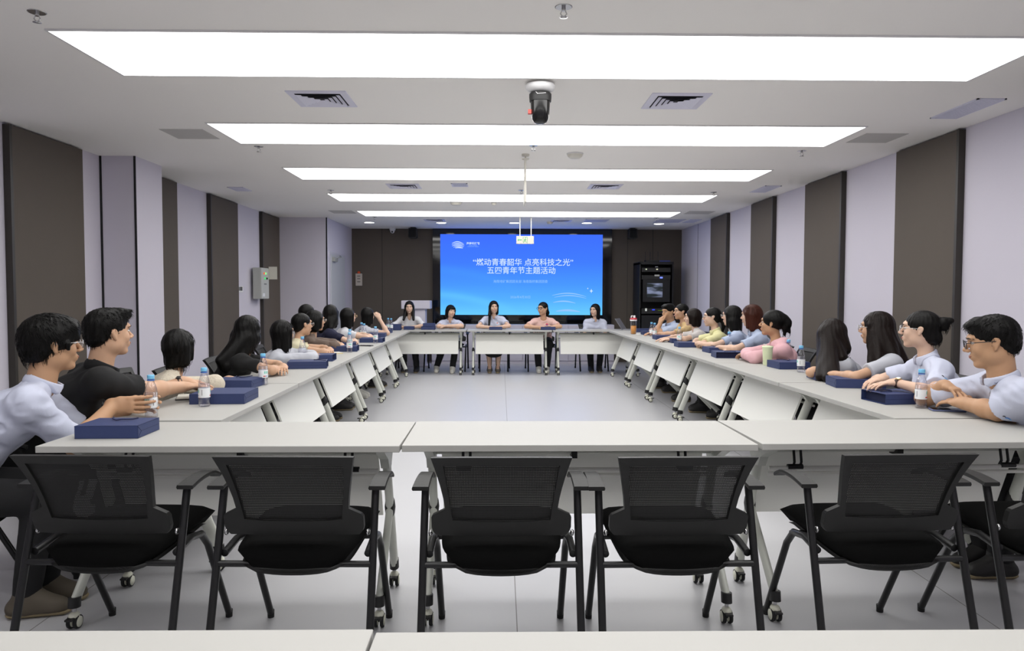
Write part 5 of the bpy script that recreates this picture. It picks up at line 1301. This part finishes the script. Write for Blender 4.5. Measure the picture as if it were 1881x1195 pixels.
MB().box((-.155, 0, 0), (.155, .007, .215), 'silver', .003, M=Matrix.Translation((0, .108, .013)) @ Matrix.Rotation(R(-34), 4, 'X')).build('screen_lid', t)
def phone(l, x, y, deg, c=(40, 44, 60)):
    t = thing('phone', l, 'phone', (x, y, T+.0005), R(deg)); MB().box((-.037, -.078, 0), (.037, .078, .009), mat('phone_%d' % c[0], c, .3), .004).build('phone_body', t); MB().box((-.034, -.074, .009), (.034, .074, .0095), 'gloss').build('screen', t)
    return t
phone('black-screened phone with a blue edge lying beside the front right water bottle', 2.27, 3.645, 76, (96, 104, 140))
phone('phone in a pink case lying before the grey-white shirt', -1.83, 5.98, 80, (214, 120, 130))
phone('thin dark phone lying before the two bottles on the left row', -1.53, 8.27, 75, (30, 30, 34))
phone('small dark phone lying before the peach-pink T-shirt person', .60, 12.17, 90, (30, 32, 36))
t = thing('drinking_glass', 'clear drinking glass with a green printed band before a gift bag on the left', 'glass', (-1.765, 6.50, T+.0005))
MB().lathe([(.032, 0), (.036, .002), (.042, .11)], 'pet', n=24, capt=False).lathe([(.0395, .075), (.0385, .03)], 'pet', n=24, capb=False, capt=False).build('glass_body', t)
MB().lathe([(.0375, .022), (.0385, .034)], mat('green_print', (150, 200, 90), .5), n=24, capb=False, capt=False).build('printed_band', t)
t = thing('notebook', 'yellow notebook lying on the left row before the cream top', 'notebook', (-1.68, 7.22, T+.0005), R(-62))
MB().box((-.07, -.10, 0), (.07, .10, .004), mat('yellow_cover', (216, 196, 110), .6)).build('cover', t); MB().box((-.068, -.098, .004), (.068, .098, .010), 'offw').build('pages', t)
t = thing('notepad', 'stack of papers with a dark pen beside the hands of the black polo person', 'papers', (-1.755, 4.12, T+.0005), R(20))
MB().box((-.07, -.1, 0), (.07, .1, .006), 'blackp').build('folder', t); MB().box((-.066, -.095, .006), (.068, .1, .009), 'offw').build('pages', t)
t = thing('earphones', 'white coiled earphone cable before the pink hoodie', 'cable', (2.30, 6.86, T+.0005))
MB().tube([(.09*math.sin(a)*(.5+.5*math.cos(a*.37)), .05*math.cos(a*1.3), .003+.001*(i % 3)) for i, a in enumerate([k*.28 for k in range(60)])], .0018, 'white', n=5).build('cable', t)
MB().box((-.12, -.015, 0), (-.085, .015, .012), 'white', .004).build('plug', t)
tag(MB().tube([(0, 0, .004), (.07, .12, .004)], .004, 'white', n=8).build('pen', None, (2.28, 7.68, T)), 'white pen lying between two gift bags before the yellow-shirted person', 'pen')
tag(MB().lathe([(.016, 0), (.016, .016), (0, .018)], 'redp', n=16).build('small_jar', None, (2.075, 9.83, T+.0005)), 'tiny red-brown jar beside the pair of bottles on the right row', 'jar')
tag(MB().box((-.03, -.05, 0), (.03, .05, .012), 'white', .004).build('card_reader', None, (2.035, 10.72, T+.0005)), 'small white box lying right of the orange drink', 'box')
# a dark shoulder bag under the tables on the right and a stack by the far chairs
t = thing('shoulder_bag', 'black bag standing on the floor under the right row', 'bag', (2.42, 8.35, 0), R(80))
MB().prism([(-.2, .002), (.2, .002), (.16, .22), (.08, .29), (-.08, .29), (-.16, .22)], -.07, .07, 'blk').build('bag_body', t); MB().tube([(-.08, 0, .28), (-.05, 0, .38), (.05, 0, .38), (.08, 0, .28)], .008, 'blk').build('bag_strap', t)
for _, (nm, ob) in enumerate([(o.name, o) for o in bpy.data.objects if o.parent is None and o.type == 'EMPTY']): ob.empty_display_size = .05
